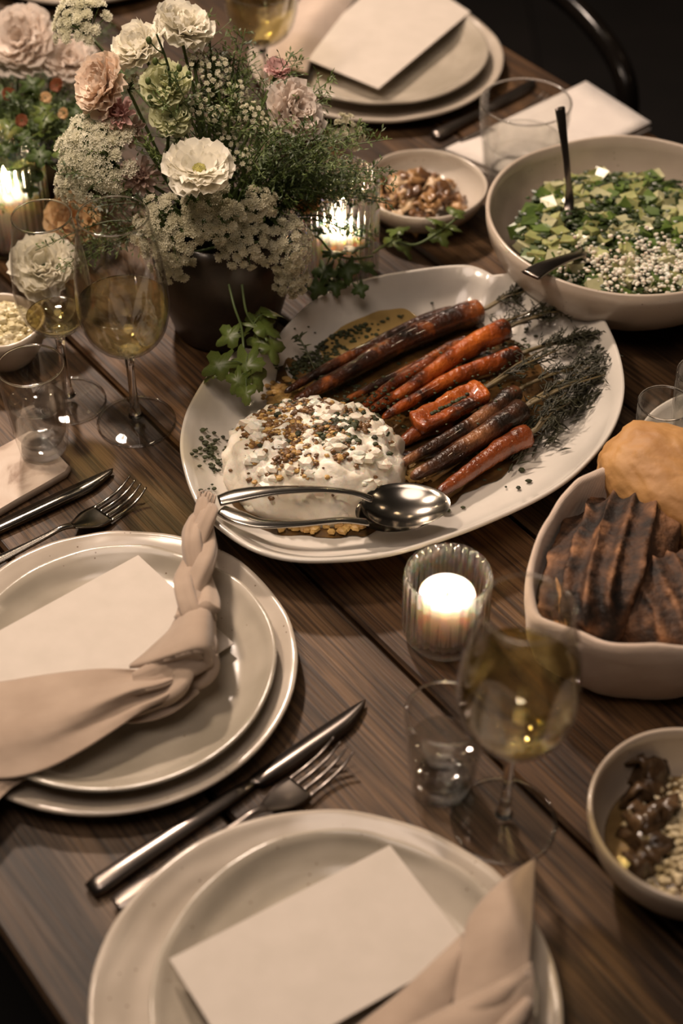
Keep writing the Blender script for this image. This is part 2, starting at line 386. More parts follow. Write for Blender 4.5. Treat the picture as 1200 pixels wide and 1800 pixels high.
plate('dinner_plate', cU, .135, 'grey beige dinner plate cut by the top edge of the photo above the flowers', G1, charger_prof, plate_m, .006, seed=23)
cW = at(1300, 800, .02); cW.z = T
plate('dinner_plate', cW, .082, 'white plate cut by the right edge beside the bread', G1, inner_prof, platter_m, .004, seed=29)

def card4(a, b, d, ln, za, zb, zc):
    """card from edge a-b (pixels) extended towards pixel d by ln metres"""
    A = at(*a, za); B = at(*b, zb); D = at(*d, za)-at(*a, za); D.z = 0; D = D.normalized()*ln
    E = B-A; E.z = 0; D = D-E*(D.dot(E)/E.dot(E))*.9; D = D.normalized()*ln; D.z = zc-za
    return [A, B, B+D, A+D]
card('menu_card', card4((243, 977), (411, 1132), (0, 1118), .165, .0245, .0215, .032), 'blank cream card on the left plate under the knotted napkin')
card('menu_card', card4((685, 1487), (826, 1668), (308, 1712), .156, .0245, .0255, .0305), 'blank cream card on the plate nearest the camera')
card('menu_card', card4((665, 157), (826, 22), (520, 97), .10, .0285, .0305, .0315)[:2]+[at(700, -60, .0315), at(520, 97, .0285)], 'blank cream card on the far plate behind the flowers')

# ------------------------------------------------------------------ platter
plat_out = [(318, 800), (324, 735), (345, 690), (372, 655), (412, 622), (446, 604), (468, 622), (480, 606), (500, 578), (545, 535), (600, 506), (660, 488), (740, 474), (815, 467), (848, 474),
            (868, 484), (893, 479), (930, 484), (955, 504), (1005, 513), (1040, 530), (1060, 560), (1082, 605), (1095, 655), (1095, 700), (1080, 748), (1050, 795), (1005, 838), (940, 880), (860, 917), (760, 955), (650, 980), (540, 986), (450, 968), (388, 930), (345, 880)]
PC = at(700, 748, .0); ZR = .040
pts = [at(x, y, ZR)-PC for x, y in plat_out]
pts = crom([(p.x, p.y) for p in pts], 5, True)
pol = sorted((math.atan2(y, x), math.hypot(x, y)) for x, y in pts)
def prad(th):
    th = (th+PI) % (2*PI)-PI
    for (a, ra), (b_, rb) in zip(pol, pol[1:]+[(pol[0][0]+2*PI, pol[0][1])]):
        if a <= th <= b_: return ra+(rb-ra)*(th-a)/max(b_-a, 1e-9)
    a, ra = pol[-1]; b_, rb = pol[0]; t = (th+2*PI-a)/(b_+2*PI-a); return ra+(rb-ra)*t
def prof_in(t):
    P_ = [(0, .0068), (.70, .007), (.78, .0085), (.84, .0135), (.90, .022), (.95, .0305), (.985, .0385), (1, .040)]
    for (a, za), (b_, zb) in zip(P_, P_[1:]):
        if t <= b_: return za+(zb-za)*(t-a)/(b_-a)
    return .040
def plat_z(x, y):
    """height (above table) of the platter's inner surface at world x, y"""
    dx, dy = x-PC.x, y-PC.y; return prof_in(math.hypot(dx, dy)/prad(math.atan2(dy, dx)))
b = MB(); prof = [(0, 0), (.3, 0), (.66, 0), (.72, .002), (.85, .013), (.93, .025), (.985, .0355), (1.004, .0385), (1.0, .0412), (.985, .0405), (.95, .0305), (.90, .022), (.84, .0135), (.78, .0085), (.70, .007), (.3, .0068), (0, .0068)]
seg = 200
def wobp(th, r, z): return (r*prad(th)*(1+.004*noise.noise(Vector((th*3, 0, 2)))), z*(1+.05*noise.noise(Vector((math.cos(th)*3, math.sin(th)*3, 1)))*(z > .01)))
b.lathe(prof, seg, wobp)
platter = tag(b.build('serving_platter', platter_m, None, PC), 'large wavy edged white ceramic platter of roasted carrots and soft cheese', 'platter')

def flat_blob(px, z, name, mat, label, cat, wav=.0):
    w_ = [at(x, y, z) for x, y in px]; base = sum(w_, Vector())/len(w_); base.z = T
    r = crom([(p.x-base.x, p.y-base.y) for p in w_], 6, True); n = len(r); b = MB(); vs = [(0, 0, max(plat_z(base.x, base.y), z)+.0012)]
    rings = [.25, .5, .75, .93, 1.0]
    for k, t in enumerate(rings):
        for x, y in r:
            q = 1+.05*noise.noise(Vector((x*60, y*60, 0)))*t
            zz = max(plat_z(base.x+x*t*q, base.y+y*t*q), z)+(.0012 if t < 1 else .0002); vs.append((x*t*q, y*t*q, zz))
    fs = [(0, 1+i, 1+(i+1) % n) for i in range(n)]
    for k in range(len(rings)-1):
        for i in range(n): i2 = (i+1) % n; fs.append((1+k*n+i, 1+(k+1)*n+i, 1+(k+1)*n+i2, 1+k*n+i2))
    b.add(vs, fs); o = b.build(name, mat, None, base); return tag(o, label, cat, None, 'stuff')
juice_m = mottle(M('dark_cooking_juices', (.06, .03, .01), .12), [(.018, .011, .005), (.07, .038, .014), (.16, .085, .025)], 45, 5, bump=.4, bscale=120)
oil_m = mottle(M('golden_oil', (.4, .25, .05), .06), [(.30, .20, .07), (.40, .28, .11)], 30)
flat_blob([(470, 715), (505, 662), (545, 640), (600, 622), (690, 588), (790, 572), (885, 590), (950, 640), (985, 690), (960, 750), (915, 800), (880, 840), (820, 868), (790, 890), (720, 900), (670, 930), (600, 945), (510, 944), (440, 925), (398, 865), (430, 790)], .0078, 'cooking_juices', juice_m, 'dark brown oily juices pooled under the carrots and cheese', 'juices')
flat_blob([(560, 618), (600, 588), (655, 566), (710, 556), (735, 565), (715, 585), (650, 612), (590, 638)], .0080, 'golden_oil', oil_m, 'golden oil pooled along the back wall of the platter', 'oil')

# ------------------------------------------------------------------ roasted carrots
def carrot_mat(name, cols, stops, rough=.22, sc=38):
    m = mottle(M(name, cols[1], rough), cols, sc, 7, bump=.9, bscale=260, bdist=.002, stops=stops); m.node_tree.nodes['Principled BSDF'].inputs['Coat Weight'].default_value = .6; return m
cm = {'o': carrot_mat('roasted_orange', [(.03, .008, .003), (.30, .060, .008), (.50, .125, .016)], [.37, .50, .70]),
      'd': carrot_mat('charred_orange', [(.012, .006, .004), (.06, .018, .007), (.36, .10, .02)], [.38, .54, .68]),
      'r': carrot_mat('roasted_red_brown', [(.018, .006, .003), (.15, .032, .007), (.26, .062, .012)], [.32, .47, .68]),
      's': carrot_mat('silvery_char', [(.012, .007, .004), (.06, .022, .009), (.26, .11, .045)], [.40, .55, .74], .28)}
frond_m = mottle(M('charred_frond', (.03, .035, .012), .6), [(.010, .009, .003), (.034, .034, .009)], 60)
stem_m = mottle(M('roasted_stem', (.12, .10, .04), .5), [(.05, .035, .015), (.16, .12, .05)], 60)
herb_m = mottle(M('dark_herb', (.03, .04, .008), .6), [(.012, .014, .004), (.045, .055, .012)], 90)
crumb_m = mottle(M('golden_crumb', (.5, .3, .08), .5), [(.30, .15, .04), (.60, .40, .13)], 120)
def carrot(pts, rr, kind, label, flat=1.0, z0=.018, fr=None, groove=False, frn=0, seed=0):
    """pts: pixels tail -> head ; rr radius of the head in metres"""
    base = at(*pts[0], .01); base.z = T+.01
    t = thing('roasted_carrot', label, 'carrot', base, 'roasted carrots lying side by side on the platter')
    w_ = [at(p[0], p[1], p[2] if len(p) > 2 else z0) for p in pts]
    cv = [Vector(p) for p in crom([tuple(p) for p in w_], 7)]; n = len(cv)
    rad = [];
    for i in range(n):
        s_ = i/(n-1); r_ = rr*(.34+.66*s_**.75) if not groove else rr*(.86+.14*s_)
        if s_ > .93: r_ *= math.sqrt(max(0, 1-((s_-.93)/.07)**2*.75))
        if s_ < .06: r_ *= .35+.65*math.sqrt(s_/.06)
        rad.append(r_)
    def fn(q, p, s_, th, r_):
        k = .16*noise.noise(Vector((s_*9+seed, math.cos(th)*1.2, math.sin(th)*1.2)))+.06*noise.noise(Vector((s_*45+seed, math.cos(th)*2, math.sin(th)*2)))
        k -= .05*(abs(math.sin(s_*38+seed+2*noise.noise(Vector((s_*8, seed, 0))))) > .96)
        q = p+(q-p)*(1+k)
        if groove and (q.z > p.z):   # cut face: flat with a sunken core
            q.z = p.z+min(q.z-p.z, rr*.30); side = abs(math.cos(th))
            if side < .42 and .16 < s_ < .84: q.z -= rr*.28*(1-side/.42)
        return q
    b = MB(); b.tube(cv, rad, 20 if groove else 14, flat=flat, fn=fn); b.build('root', cm[kind], t, world=True)
    if groove:
        b = MB(); g0 = cv[int(n*.25)]; g1 = cv[int(n*.72)]
        for k in range(16):
            p = g0.lerp(g1, k/15)+Vector((random.uniform(-.001, .001), random.uniform(-.0015, .0015), rr*.13)); b.blob(p, (.0022, .0018, .0010), 6, 4, .5, 300, k)
        b.build('dark_core', herb_m, t, world=True, kind='stuff')
    if fr:
        hd = cv[-1]; d0 = (cv[-1]-cv[-6]).normalized()
        end = at(*fr, .026); b = MB()
        for k in range(3):
            off = Vector((random.uniform(-.004, .004), random.uniform(-.004, .004), random.uniform(0, .004)))
            b.tube([hd-d0*.003, hd+d0*.008+off*.4, hd.lerp(end, .5)+off+Vector((0, 0, .004)), end+off*2.2], [.0022, .0017, .0011, .0006], 5)
        b.build('stalk', stem_m, t, world=True)
        b = MB()
        for k in range(int(frn*.65)):
            s_ = random.uniform(.25, 1.05); p = hd.lerp(end, s_)+Vector((0, 0, .002+random.random()*.006))
            a = math.atan2(end.y-hd.y, end.x-hd.x)+random.gauss(0, .55); L_ = random.uniform(.010, .024)
            pp = [p, p+Vector((math.cos(a)*L_*.5, math.sin(a)*L_*.5, random.uniform(-.002, .006))), p+Vector((math.cos(a+random.gauss(0, .35))*L_, math.sin(a+random.gauss(0, .35))*L_, random.uniform(-.006, .006)))]
            b.tube(pp, [.0006, .0005, .0003], 3, cap=False)
            for q in range(4):
                s2 = .35+q*.2; c0 = pp[0].lerp(pp[2], s2); a2 = a+random.choice((-1, 1))*random.uniform(.5, 1.0)
                b.tube([c0, c0+Vector((math.cos(a2)*.0045, math.sin(a2)*.0045, random.uniform(-.001, .003)))], [.0007, .0002], 3, cap=False)
        b.build('fronds', frond_m, t, world=True, kind='stuff')
    return t
carrot([(515, 708), (600, 660), (700, 605), (780, 568), (847, 545)], .0125, 'd', 'thickest charred carrot at the back of the row, blackened and herbed', z0=.022, fr=(938, 512), frn=70, seed=1)
carrot([(500, 690), (560, 655), (640, 615), (730, 572), (800, 547)], .0075, 'd', 'thin orange carrot tucked behind the thick charred one', z0=.021, seed=11)
carrot([(594, 712), (650, 682), (730, 645), (790, 612), (822, 600)], .0065, 'd', 'thin nearly black carrot between the thick charred one and the orange ones', z0=.020, fr=(935, 560), frn=40, seed=2)
carrot([(632, 722), (670, 690), (715, 660), (762, 635)], .0068, 'r', 'short dull orange carrot left of the long bright one', z0=.020, seed=3)
carrot([(690, 700), (735, 672), (785, 636), (835, 603), (893, 576)], .0108, 'o', 'bright orange halved carrot second from the back with dark head', z0=.0275, fr=(1010, 545), frn=75, seed=4)
carrot([(650, 722), (690, 700), (735, 685), (770, 668)], .0085, 'r', 'brownish carrot tip behind the cheese, under the bright ones', z0=.019, seed=14)
carrot([(672, 735), (730, 700), (800, 662), (860, 640), (915, 622)], .0088, 'o', 'long slim orange carrot in the middle of the row', z0=.026, fr=(1028, 600), frn=80, seed=5)
carrot([(728, 744), (770, 725), (815, 700), (850, 684)], .0128, 'o', 'short thick carrot half with cut face up and dark groove', z0=.028, groove=True, fr=(975, 625), frn=40, seed=6)
carrot([(700, 818), (770, 780), (850, 733), (910, 687)], .0090, 's', 'slim charred carrot in front of the cut half', z0=.021, fr=(1035, 640), frn=70, seed=7)
carrot([(705, 778), (735, 760), (790, 735)], .0095, 'r', 'stubby brown carrot end under the cut half', z0=.016, seed=17)
carrot([(722, 840), (780, 808), (850, 765), (922, 716)], .0105, 's', 'carrot with pale blistered skin, third from the front', z0=.022, fr=(1042, 660), frn=80, seed=8)
carrot([(700, 800), (745, 800), (820, 770), (890, 730)], .0095, 'd', 'blackened carrot lying low between its neighbours', z0=.014, seed=18)
carrot([(768, 868), (820, 832), (880, 790), (930, 762)], .0104, 'r', 'frontmost red brown carrot beside the spoon', z0=.020, fr=(1000, 700), frn=50, seed=9)

# leafy blackened greens in front of the stalks, herb flecks and golden crumbs
b = MB(); B0 = at(950, 680, 0); B0.z = T
for k in range(420):
    px = random.uniform(890, 1045); py = 775-(px-890)*.72+random.gauss(0, 20); p = at(px, py, .02); p.z = T+plat_z(p.x, p.y)+random.uniform(.002, .008)
    a = random.gauss(.75, .5); L_ = random.uniform(.006, .016); q = p+Vector((math.cos(a)*L_, math.sin(a)*L_, random.uniform(0, .003)))
    b.tube([p, (p+q)/2+Vector((0, 0, .001)), q], [.0004, .0013, .0002], 4, cap=False, flat=.4)
tag(b.build('wilted_greens', frond_m, None, B0, world=True), 'dark wilted carrot greens spread beside the stalks on the platter', 'greens', None, 'stuff')
def scatter(name, n, gen, size, mat, label, cat, z=.001, seed=0, flat=.5, onp=True, base=(650, 700)):
    b = MB(); B0 = at(*base, 0); B0.z = T
    for k in range(n):
        px, py = gen(); p = at(px, py, .012)
        if onp: p = at(px, py, plat_z(p.x, p.y)); p.z = T+plat_z(p.x, p.y)+z
        s_ = size*random.uniform(.5, 1.4); b.blob(p, (s_, s_*random.uniform(.5, 1), s_*flat), 6, 4, .5, 200, k)
    return tag(b.build(name, mat, None, B0, smooth=False, world=True), label, cat, None, 'stuff')
def g_herb():
    r_ = random.random()
    if r_ < .5: return random.gauss(560, 38), random.gauss(655, 22)
    if r_ < .75: return random.gauss(620, 60), random.gauss(600, 30)
    if r_ < .87: return random.gauss(375, 14), random.gauss(795, 28)
    return random.uniform(480, 950), random.uniform(560, 900)
scatter('chopped_herbs', 620, g_herb, .0021, herb_m, 'dark chopped herbs scattered over the platter around the carrots', 'herbs', .002)
scatter('golden_crumbs', 110, lambda: (random.gauss(500, 18), random.gauss(696, 14)) if random.random() < .7 else (random.gauss(735, 12), random.gauss(832, 9)), .0040, crumb_m, 'golden crumbs heaped at the left end of the carrots', 'crumbs', .004)
scatter('onion_bits', 30, lambda: (random.uniform(490, 640), random.gauss(930, 5)), .0038, crumb_m, 'pale cooked bits in the oil in front of the spoons', 'vegetable bits', .003)
b = MB(); B0 = at(650, 690, 0); B0.z = T
for k in range(700):
    u = random.random(); v = random.gauss(0, 1); px = 530+u*400+v*10; py = 735-u*150+abs(random.gauss(0, 1))*45*(.4+u)+random.uniform(-25, 20)
    p = at(px, py, random.uniform(.014, .030)); s_ = random.uniform(.0007, .0022); b.blob(p, (s_, s_*.8, s_*.4), 5, 3, .5, 300, k)
tag(b.build('herb_flecks', herb_m, None, B0, smooth=False, world=True), 'black herb and char flecks clinging on the carrots', 'herbs', None, 'stuff')
# herb sprig leaning on the back wall
def sprig(name, a, b_, z, label, n=26, mat=None, lsz=.007, cat='herb'):
    A = at(*a, z[0]); B_ = at(*b_, z[1]); t = thing(name, label, cat, A)
    m = MB(); mid = (A+B_)/2+Vector((0, 0, .004)); cv = crom([tuple(A), tuple(mid), tuple(B_)], 6); m.tube(cv, [.0008]*len(cv), 5); m.build('stem', mat or herb_m, t, world=True)
    m = MB()
    for k in range(n):
        p = Vector(cv[min(int(k/n*len(cv)), len(cv)-1)]); th = random.uniform(0, 2*PI); d = Vector((math.cos(th), math.sin(th), random.uniform(-.3, .6)))*lsz*random.uniform(.6, 1.2)
        m.tube([p, p+d*.5, p+d], [.0003, lsz*.2, .0002], 4, cap=False, flat=.3)
    m.build('leaves', mat or herb_m, t, world=True, kind='stuff'); return t
sprig('herb_sprig', (560, 668), (522, 588), (.018, .042), 'dark thyme like sprig leaning on the back left wall of the platter')

# ------------------------------------------------------------------ soft cheese mound
cheese_m = mottle(M('soft_white_cheese', (.80, .75, .64), .38, Subsurface_Weight=.25, Subsurface_Scale=.006), [(.70, .63, .50), (.84, .80, .71)], 30, bump=.4, bscale=180, bdist=.002)
cc = at(552, 822, .012); cc.z = T+.0075
ch = thing('soft_cheese', 'round mound of soft white cheese topped with brown crumbs and herbs', 'cheese', cc)
def mound(rx, ry, h_, seed, nr=34, ns=110, am=.0024, fr=85):
    vs = [(0, 0, h_)]; fs = []
    for j in range(1, nr+1):
        t = j/nr
        for i in range(ns):
            th = 2*PI*i/ns; k = 1+.05*noise.noise(Vector((math.cos(th)*1.5, math.sin(th)*1.5, seed))); x = rx*t*math.cos(th)*k; y = ry*t*math.sin(th)*k
            z = h_*(1-t**4.0)**.6 if t < 1 else 0
            p = Vector((x*fr, y*fr, z*fr+seed)); d = am*(noise.noise(p)*1.3+.8*noise.noise(p*2.3)+.45*abs(noise.noise(p*5))); 
            if t < 1: z = max(z+d, .0005); x *= 1+d*12*t; y *= 1+d*12*t
            vs.append((x, y, z))
    for i in range(ns): fs.append((0, 1+i, 1+(i+1) % ns))
    for j in range(nr-1):
        for i in range(ns): i2 = (i+1) % ns; fs.append((1+j*ns+i, 1+(j+1)*ns+i, 1+(j+1)*ns+i2, 1+j*ns+i2))
    fs.append(tuple(1+(nr-1)*ns+i for i in range(ns))[::-1]); return vs, fs
b = MB(); vs, fs = mound(.0745, .064, .042, 3, am=.0036); b.add(vs, fs); b.build('cheese_body', cheese_m, ch)
def topping(name, n, gen, size, mat, fl=.6):
    b = MB()
    for k in range(n):
        x, y = gen(); t = math.hypot(x/.0745, y/.064)
        if t > .93 or noise.noise(Vector((x*75, y*75, len(name)*.3))) < -.22: continue
        z = .042*(1-t**4.0)**.6+.0012; s_ = size*random.uniform(.5, 1.4)
        b.blob((x, y, z), (s_, s_*random.uniform(.5, 1), s_*fl), 6, 4, .6, 220, k)
    b.build(name, mat, ch, smooth=False, kind='stuff')
brown_m = mottle(M('toasted_seed', (.2, .1, .03), .4), [(.045, .020, .007), (.26, .135, .045)], 150)
topping('cheese_curds', 150, lambda: (random.gauss(0, .040), random.gauss(0, .036)), .0055, cheese_m)
topping('toasted_seeds', 900, lambda: (random.gauss(-.010, .026), random.gauss(0.004, .022)), .0022, brown_m)
topping('golden_crumbs', 420, lambda: (random.gauss(-.014, .026), random.gauss(0.0, .022)), .0022, crumb_m)
topping('green_herbs', 260, lambda: (random.gauss(.028, .010), random.gauss(.004, .010)) if random.random() < .55 else (random.uniform(-.06, .06), random.uniform(-.02, .055)), .0027, herb_m)
c2 = at(535, 890, .012); c2.z = T+.0085
b = MB(); vs, fs = mound(.050, .013, .013, 8, 14, 70, .0022, 110); b.add(vs, fs)
tag(b.build('cheese_slice', cheese_m, None, c2), 'small long piece of white cheese lying between the spoon handles', 'cheese')

# ------------------------------------------------------------------ cutlery
def strip(b, path, widths, th, n=4):
    """flat bar along path (world), widths across (horizontal), thickness th"""
    cv = crom([tuple(p)+(w_, ) for p, w_ in zip(path, widths)], n); vs = []; m = len(cv); fs = []
    for i, q in enumerate(cv):
        p = Vector(q[:3]); w_ = q[3]; t = Vector(cv[min(i+1, m-1)][:3])-Vector(cv[max(i-1, 0)][:3]); s_ = Vector((-t.y, t.x, 0)).normalized()
        for a, z in ((-1, -.2), (-.75, -1), (.75, -1), (1, -.2), (.72, .8), (0, 1), (-.72, .8)): vs.append(p+s_*a*w_+Vector((0, 0, z*th/2)))
    k = 7
    for i in range(m-1):
        for j in range(k): j2 = (j+1) % k; fs.append((i*k+j, i*k+j2, (i+1)*k+j2, (i+1)*k+j))
    fs += [tuple(range(k)), tuple(range((m-1)*k, m*k))]; b.add(vs, fs)
def knife(tip, end, label, mat, z=(.004, .004), group='dinner knives', blade=.010, frac=.47, hmat=None):
    A = at(*tip, z[0]); B_ = at(*end, z[1]); t = thing('dinner_knife', label, 'knife', B_, group); d = (A-B_); L_ = d.length; d.normalize()
    s_ = Vector((-d.y, d.x, 0)).normalized()
    P_ = lambda u, v=0: B_+d*(L_*u)+s_*v
    b = MB(); u0 = 1-frac
    prof = [(u0, -.0035, .0035), (u0+.02, -.0045, .0042), (u0+.05, -blade*.9, .0052), (u0+frac*.5, -blade*1.0, .0066), (u0+frac*.78, -blade*.85, .0066), (1-.03, -blade*.1, .0062), (.995, .0035, .0054), (1, .0045, .005)]
    prof = crom(prof, 4); vs = []; fs = []
    for (u, a, c_) in prof: vs += [P_(u, a)+Vector((0, 0, -.0001)), P_(u, (a+c_)*.5)+Vector((0, 0, .0009)), P_(u, c_)+Vector((0, 0, .0006)), P_(u, c_)+Vector((0, 0, -.0006))]
    n = len(prof)
    for i in range(n-1):
        for j in range(4): j2 = (j+1) % 4; fs.append((i*4+j, i*4+j2, (i+1)*4+j2, (i+1)*4+j))
    fs += [(0, 1, 2, 3), tuple((n-1)*4+j for j in range(4))]
    b.add(vs, fs); b.build('blade', mat, t, world=True)
    b = MB(); hw = [.0042, .0052, .0058, .0064, .0072, .0078, .0060]; us = [u0+.01, u0-.05, u0*.75, u0*.5, u0*.25, .03, 0]
    b.tube([P_(u) for u in us], hw, 12, flat=.55); b.build('handle', hmat or mat, t, world=True)
    return t
def fork(tip, neck, end, label, mat, group='dinner forks', w_=.0115, z=(.006, .012, .004)):
    A = at(*tip, z[0]); Nk = at(*neck, z[1]); B_ = at(*end, z[2]); t = thing('dinner_fork', label, 'fork', Nk, group)
    d = (A-Nk); L_ = d.length; d.normalize(); s_ = Vector((-d.y, d.x, 0)).normalized()
    P_ = lambda u, v=0, z_=0: Nk+d*(L_*u)+s_*v+Vector((0, 0, z_))
    b = MB(); strip(b, [P_(0), P_(.12, 0, -.003), P_(.28, 0, -.006), P_(.46, 0, -.0075)], [.0035, .0075, w_, w_], .0018); b.build('head', mat, t, world=True)
    for k in range(4):
        v = (-1.5+k)*w_*.545; b = MB()
        strip(b, [P_(.44, v, -.0075), P_(.65, v, -.0075), P_(.85, v*.98, -.004), P_(1.0, v*.95, .002)], [.0018, .0015, .0013, .0006], .0017); b.build('tine', mat, t, world=True)
    b = MB(); d2 = (B_-Nk); q = lambda u, z_: Nk+d2*u+Vector((0, 0, z_))
    strip(b, [q(-.02, 0), q(.08, .003), q(.25, .002), q(.6, .001), q(.9, .001), q(1, .001)], [.0036, .0026, .0032, .0052, .0072, .006], .003); b.build('handle', mat, t, world=True)
    return t
knife((204, 830), (-190, 1012), 'steel dinner knife at the left edge above the fork', steel, frac=.62, blade=.0085)
fork((243, 850), (125, 925), (-95, 1030), 'steel dinner fork beside the left plate, prongs to the right', steel, w_=.0125, z=(.010, .012, .005))
knife((650, 1238), (158, 1566), 'dark steel dinner knife lying between the two front plates', steel_d, frac=.46, blade=.009, hmat=steel_d)
fork((604, 1312), (462, 1422), (203, 1592), 'steel dinner fork half hidden by the front plate edge', steel_d, w_=.0118, z=(.012, .014, .005))
knife((945, 142), (762, 240), 'dark dinner knife on the far side beside the far plate', steel_d, frac=.5, blade=.008)
fork((968, 170), (860, 228), (742, 282), 'dark dinner fork on the far side behind the small bowl', steel_d, z=(.008, .012, .004))

def spoon(bowl_c, ax, ay, hpath, hw, z, label, mat, name='serving_spoon', rot=0, group=None, depth=.010, th=.0024):
    c_ = at(*bowl_c, z); t = thing(name, label, 'spoon', c_, group)
    b = MB(); vs = []; fs = []; nr = 8; ns = 40
    for side in (0, 1):
        o_ = len(vs); vs.append((0, 0, -depth-(.0012 if side else 0)))
        for j in range(1, nr+1):
            u = j/nr
            for i in range(ns):
                thh = 2*PI*i/ns; egg = 1-.10*math.cos(thh); x = ax*u*math.cos(thh); y = ay*u*math.sin(thh)*egg
                vs.append((x*math.cos(rot)-y*math.sin(rot), x*math.sin(rot)+y*math.cos(rot), -depth*(1-u**2.2)-(.0012*(1-u**6) if side else 0)))
        fs += [(o_, o_+1+i, o_+1+(i+1) % ns) for i in range(ns)]
        for j in range(nr-1):
            for i in range(ns): i2 = (i+1) % ns; fs.append((o_+1+j*ns+i, o_+1+(j+1)*ns+i, o_+1+(j+1)*ns+i2, o_+1+j*ns+i2))
    n = 1+nr*ns
    fs += [(1+(nr-1)*ns+i, 1+(nr-1)*ns+(i+1) % ns, n+1+(nr-1)*ns+(i+1) % ns, n+1+(nr-1)*ns+i) for i in range(ns)]
    b.add(vs, fs); b.build('bowl', mat, t)
    b = MB(); strip(b, [at(*p) for p in hpath], hw, th, 6); b.build('handle', mat, t, world=True)
    return t
SG = 'serving spoons crossed on the platter'
spoon((700, 897, ), .033, .023, [(648, 918, .030), (600, 914, .034), (530, 920, .037), (460, 920, .039), (418, 909, .039), (388, 896, .038)], [.0040, .0030, .0034, .0055, .0075, .006], .026, 'lower steel serving spoon, its dark wide handle nearest the platter rim', steel, group=SG, rot=R(8))
spoon((713, 887, ), .034, .0245, [(655, 878, .035), (620, 866, .039), (560, 860, .043), (480, 862, .045), (420, 870, .044), (384, 880, .042)], [.0040, .0030, .0036, .0055, .0075, .006], .031, 'upper steel serving spoon with its empty round bowl facing up beside the carrots', steel, group=SG, rot=R(4))

# ------------------------------------------------------------------ candles in ribbed glasses
def ribbed(px, py, Rr, H_, ribs, label, wax_r, wax_h, clabel, e, fl=1.0, flick=0):
    B_ = at(px, py, 0)
    t = thing('ribbed_candle_glass', label, 'glass', B_, 'ribbed glass candle holders')
    def rib(th, r, z):
        k = 1.0
        if z > .004 and r > Rr*.9: k = 1+.075*(abs(math.cos(th*ribs/2))**.8-.5)
        if z >= H_-.003: k = 1
        return r*k, z
    b = MB(); b.lathe([(0, .0004), (Rr*.80, .0004), (Rr*.93, .003), (Rr*.97, .007), (Rr, .014), (Rr, H_*.5), (Rr, H_-.004), (Rr*.995, H_-.001), (Rr*.97, H_), (Rr*.94, H_-.0015), (Rr*.92, H_-.004), (Rr*.885, H_*.5), (Rr*.875, .012), (Rr*.84, .009), (0, .008)], ribs*8, rib)
    b.build('holder', glass_rib, t)
    c_ = thing('candle', clabel, 'candle', B_+Vector((0, 0, .0085)), 'lit candles in ribbed glasses')
    b = MB(); b.lathe([(0, 0), (wax_r*.97, 0), (wax_r, .001), (wax_r, wax_h-.002), (wax_r*.97, wax_h), (wax_r*.85, wax_h-.001), (wax_r*.5, wax_h-.003), (0, wax_h-.0032)], 40); b.build('wax', wax_m, c_)
    b = MB(); b.tube([(0, 0, wax_h-.004), (.0003, 0, wax_h+.001), (.001, 0, wax_h+.004)], .0006, 6); b.build('wick', wick_m, c_)
    b = MB(); b.lathe([(0, 0), (.0017*fl, .0012), (.0031*fl, .004*fl), (.0034*fl, .007*fl), (.0026*fl, .012*fl), (.0012*fl, .017*fl), (0, .021*fl)], 14, None, (.0006, 0, wax_h+.0015)); b.build('flame', flame_m, c_)
    point('candle_light', (0.0006, 0, wax_h+.012*fl), e, (1.0, .74, .50), .004, c_)
ribbed(781, 1116, .0305, .066, 30, 'ribbed clear glass with a candle in front of the platter', .0205, .036, 'lit short candle in the ribbed glass in front of the platter', .75, .8)
ribbed(594, 487, .036, .108, 34, 'tall ribbed clear glass with a candle between flowers and small bowl', .0215, .046, 'lit candle in the tall ribbed glass behind the platter', .85)
ribbed(26, 425, .037, .098, 34, 'ribbed clear glass with a candle cut by the left edge', .0275, .052, 'wide lit candle glowing in the ribbed glass at the left edge', .9)

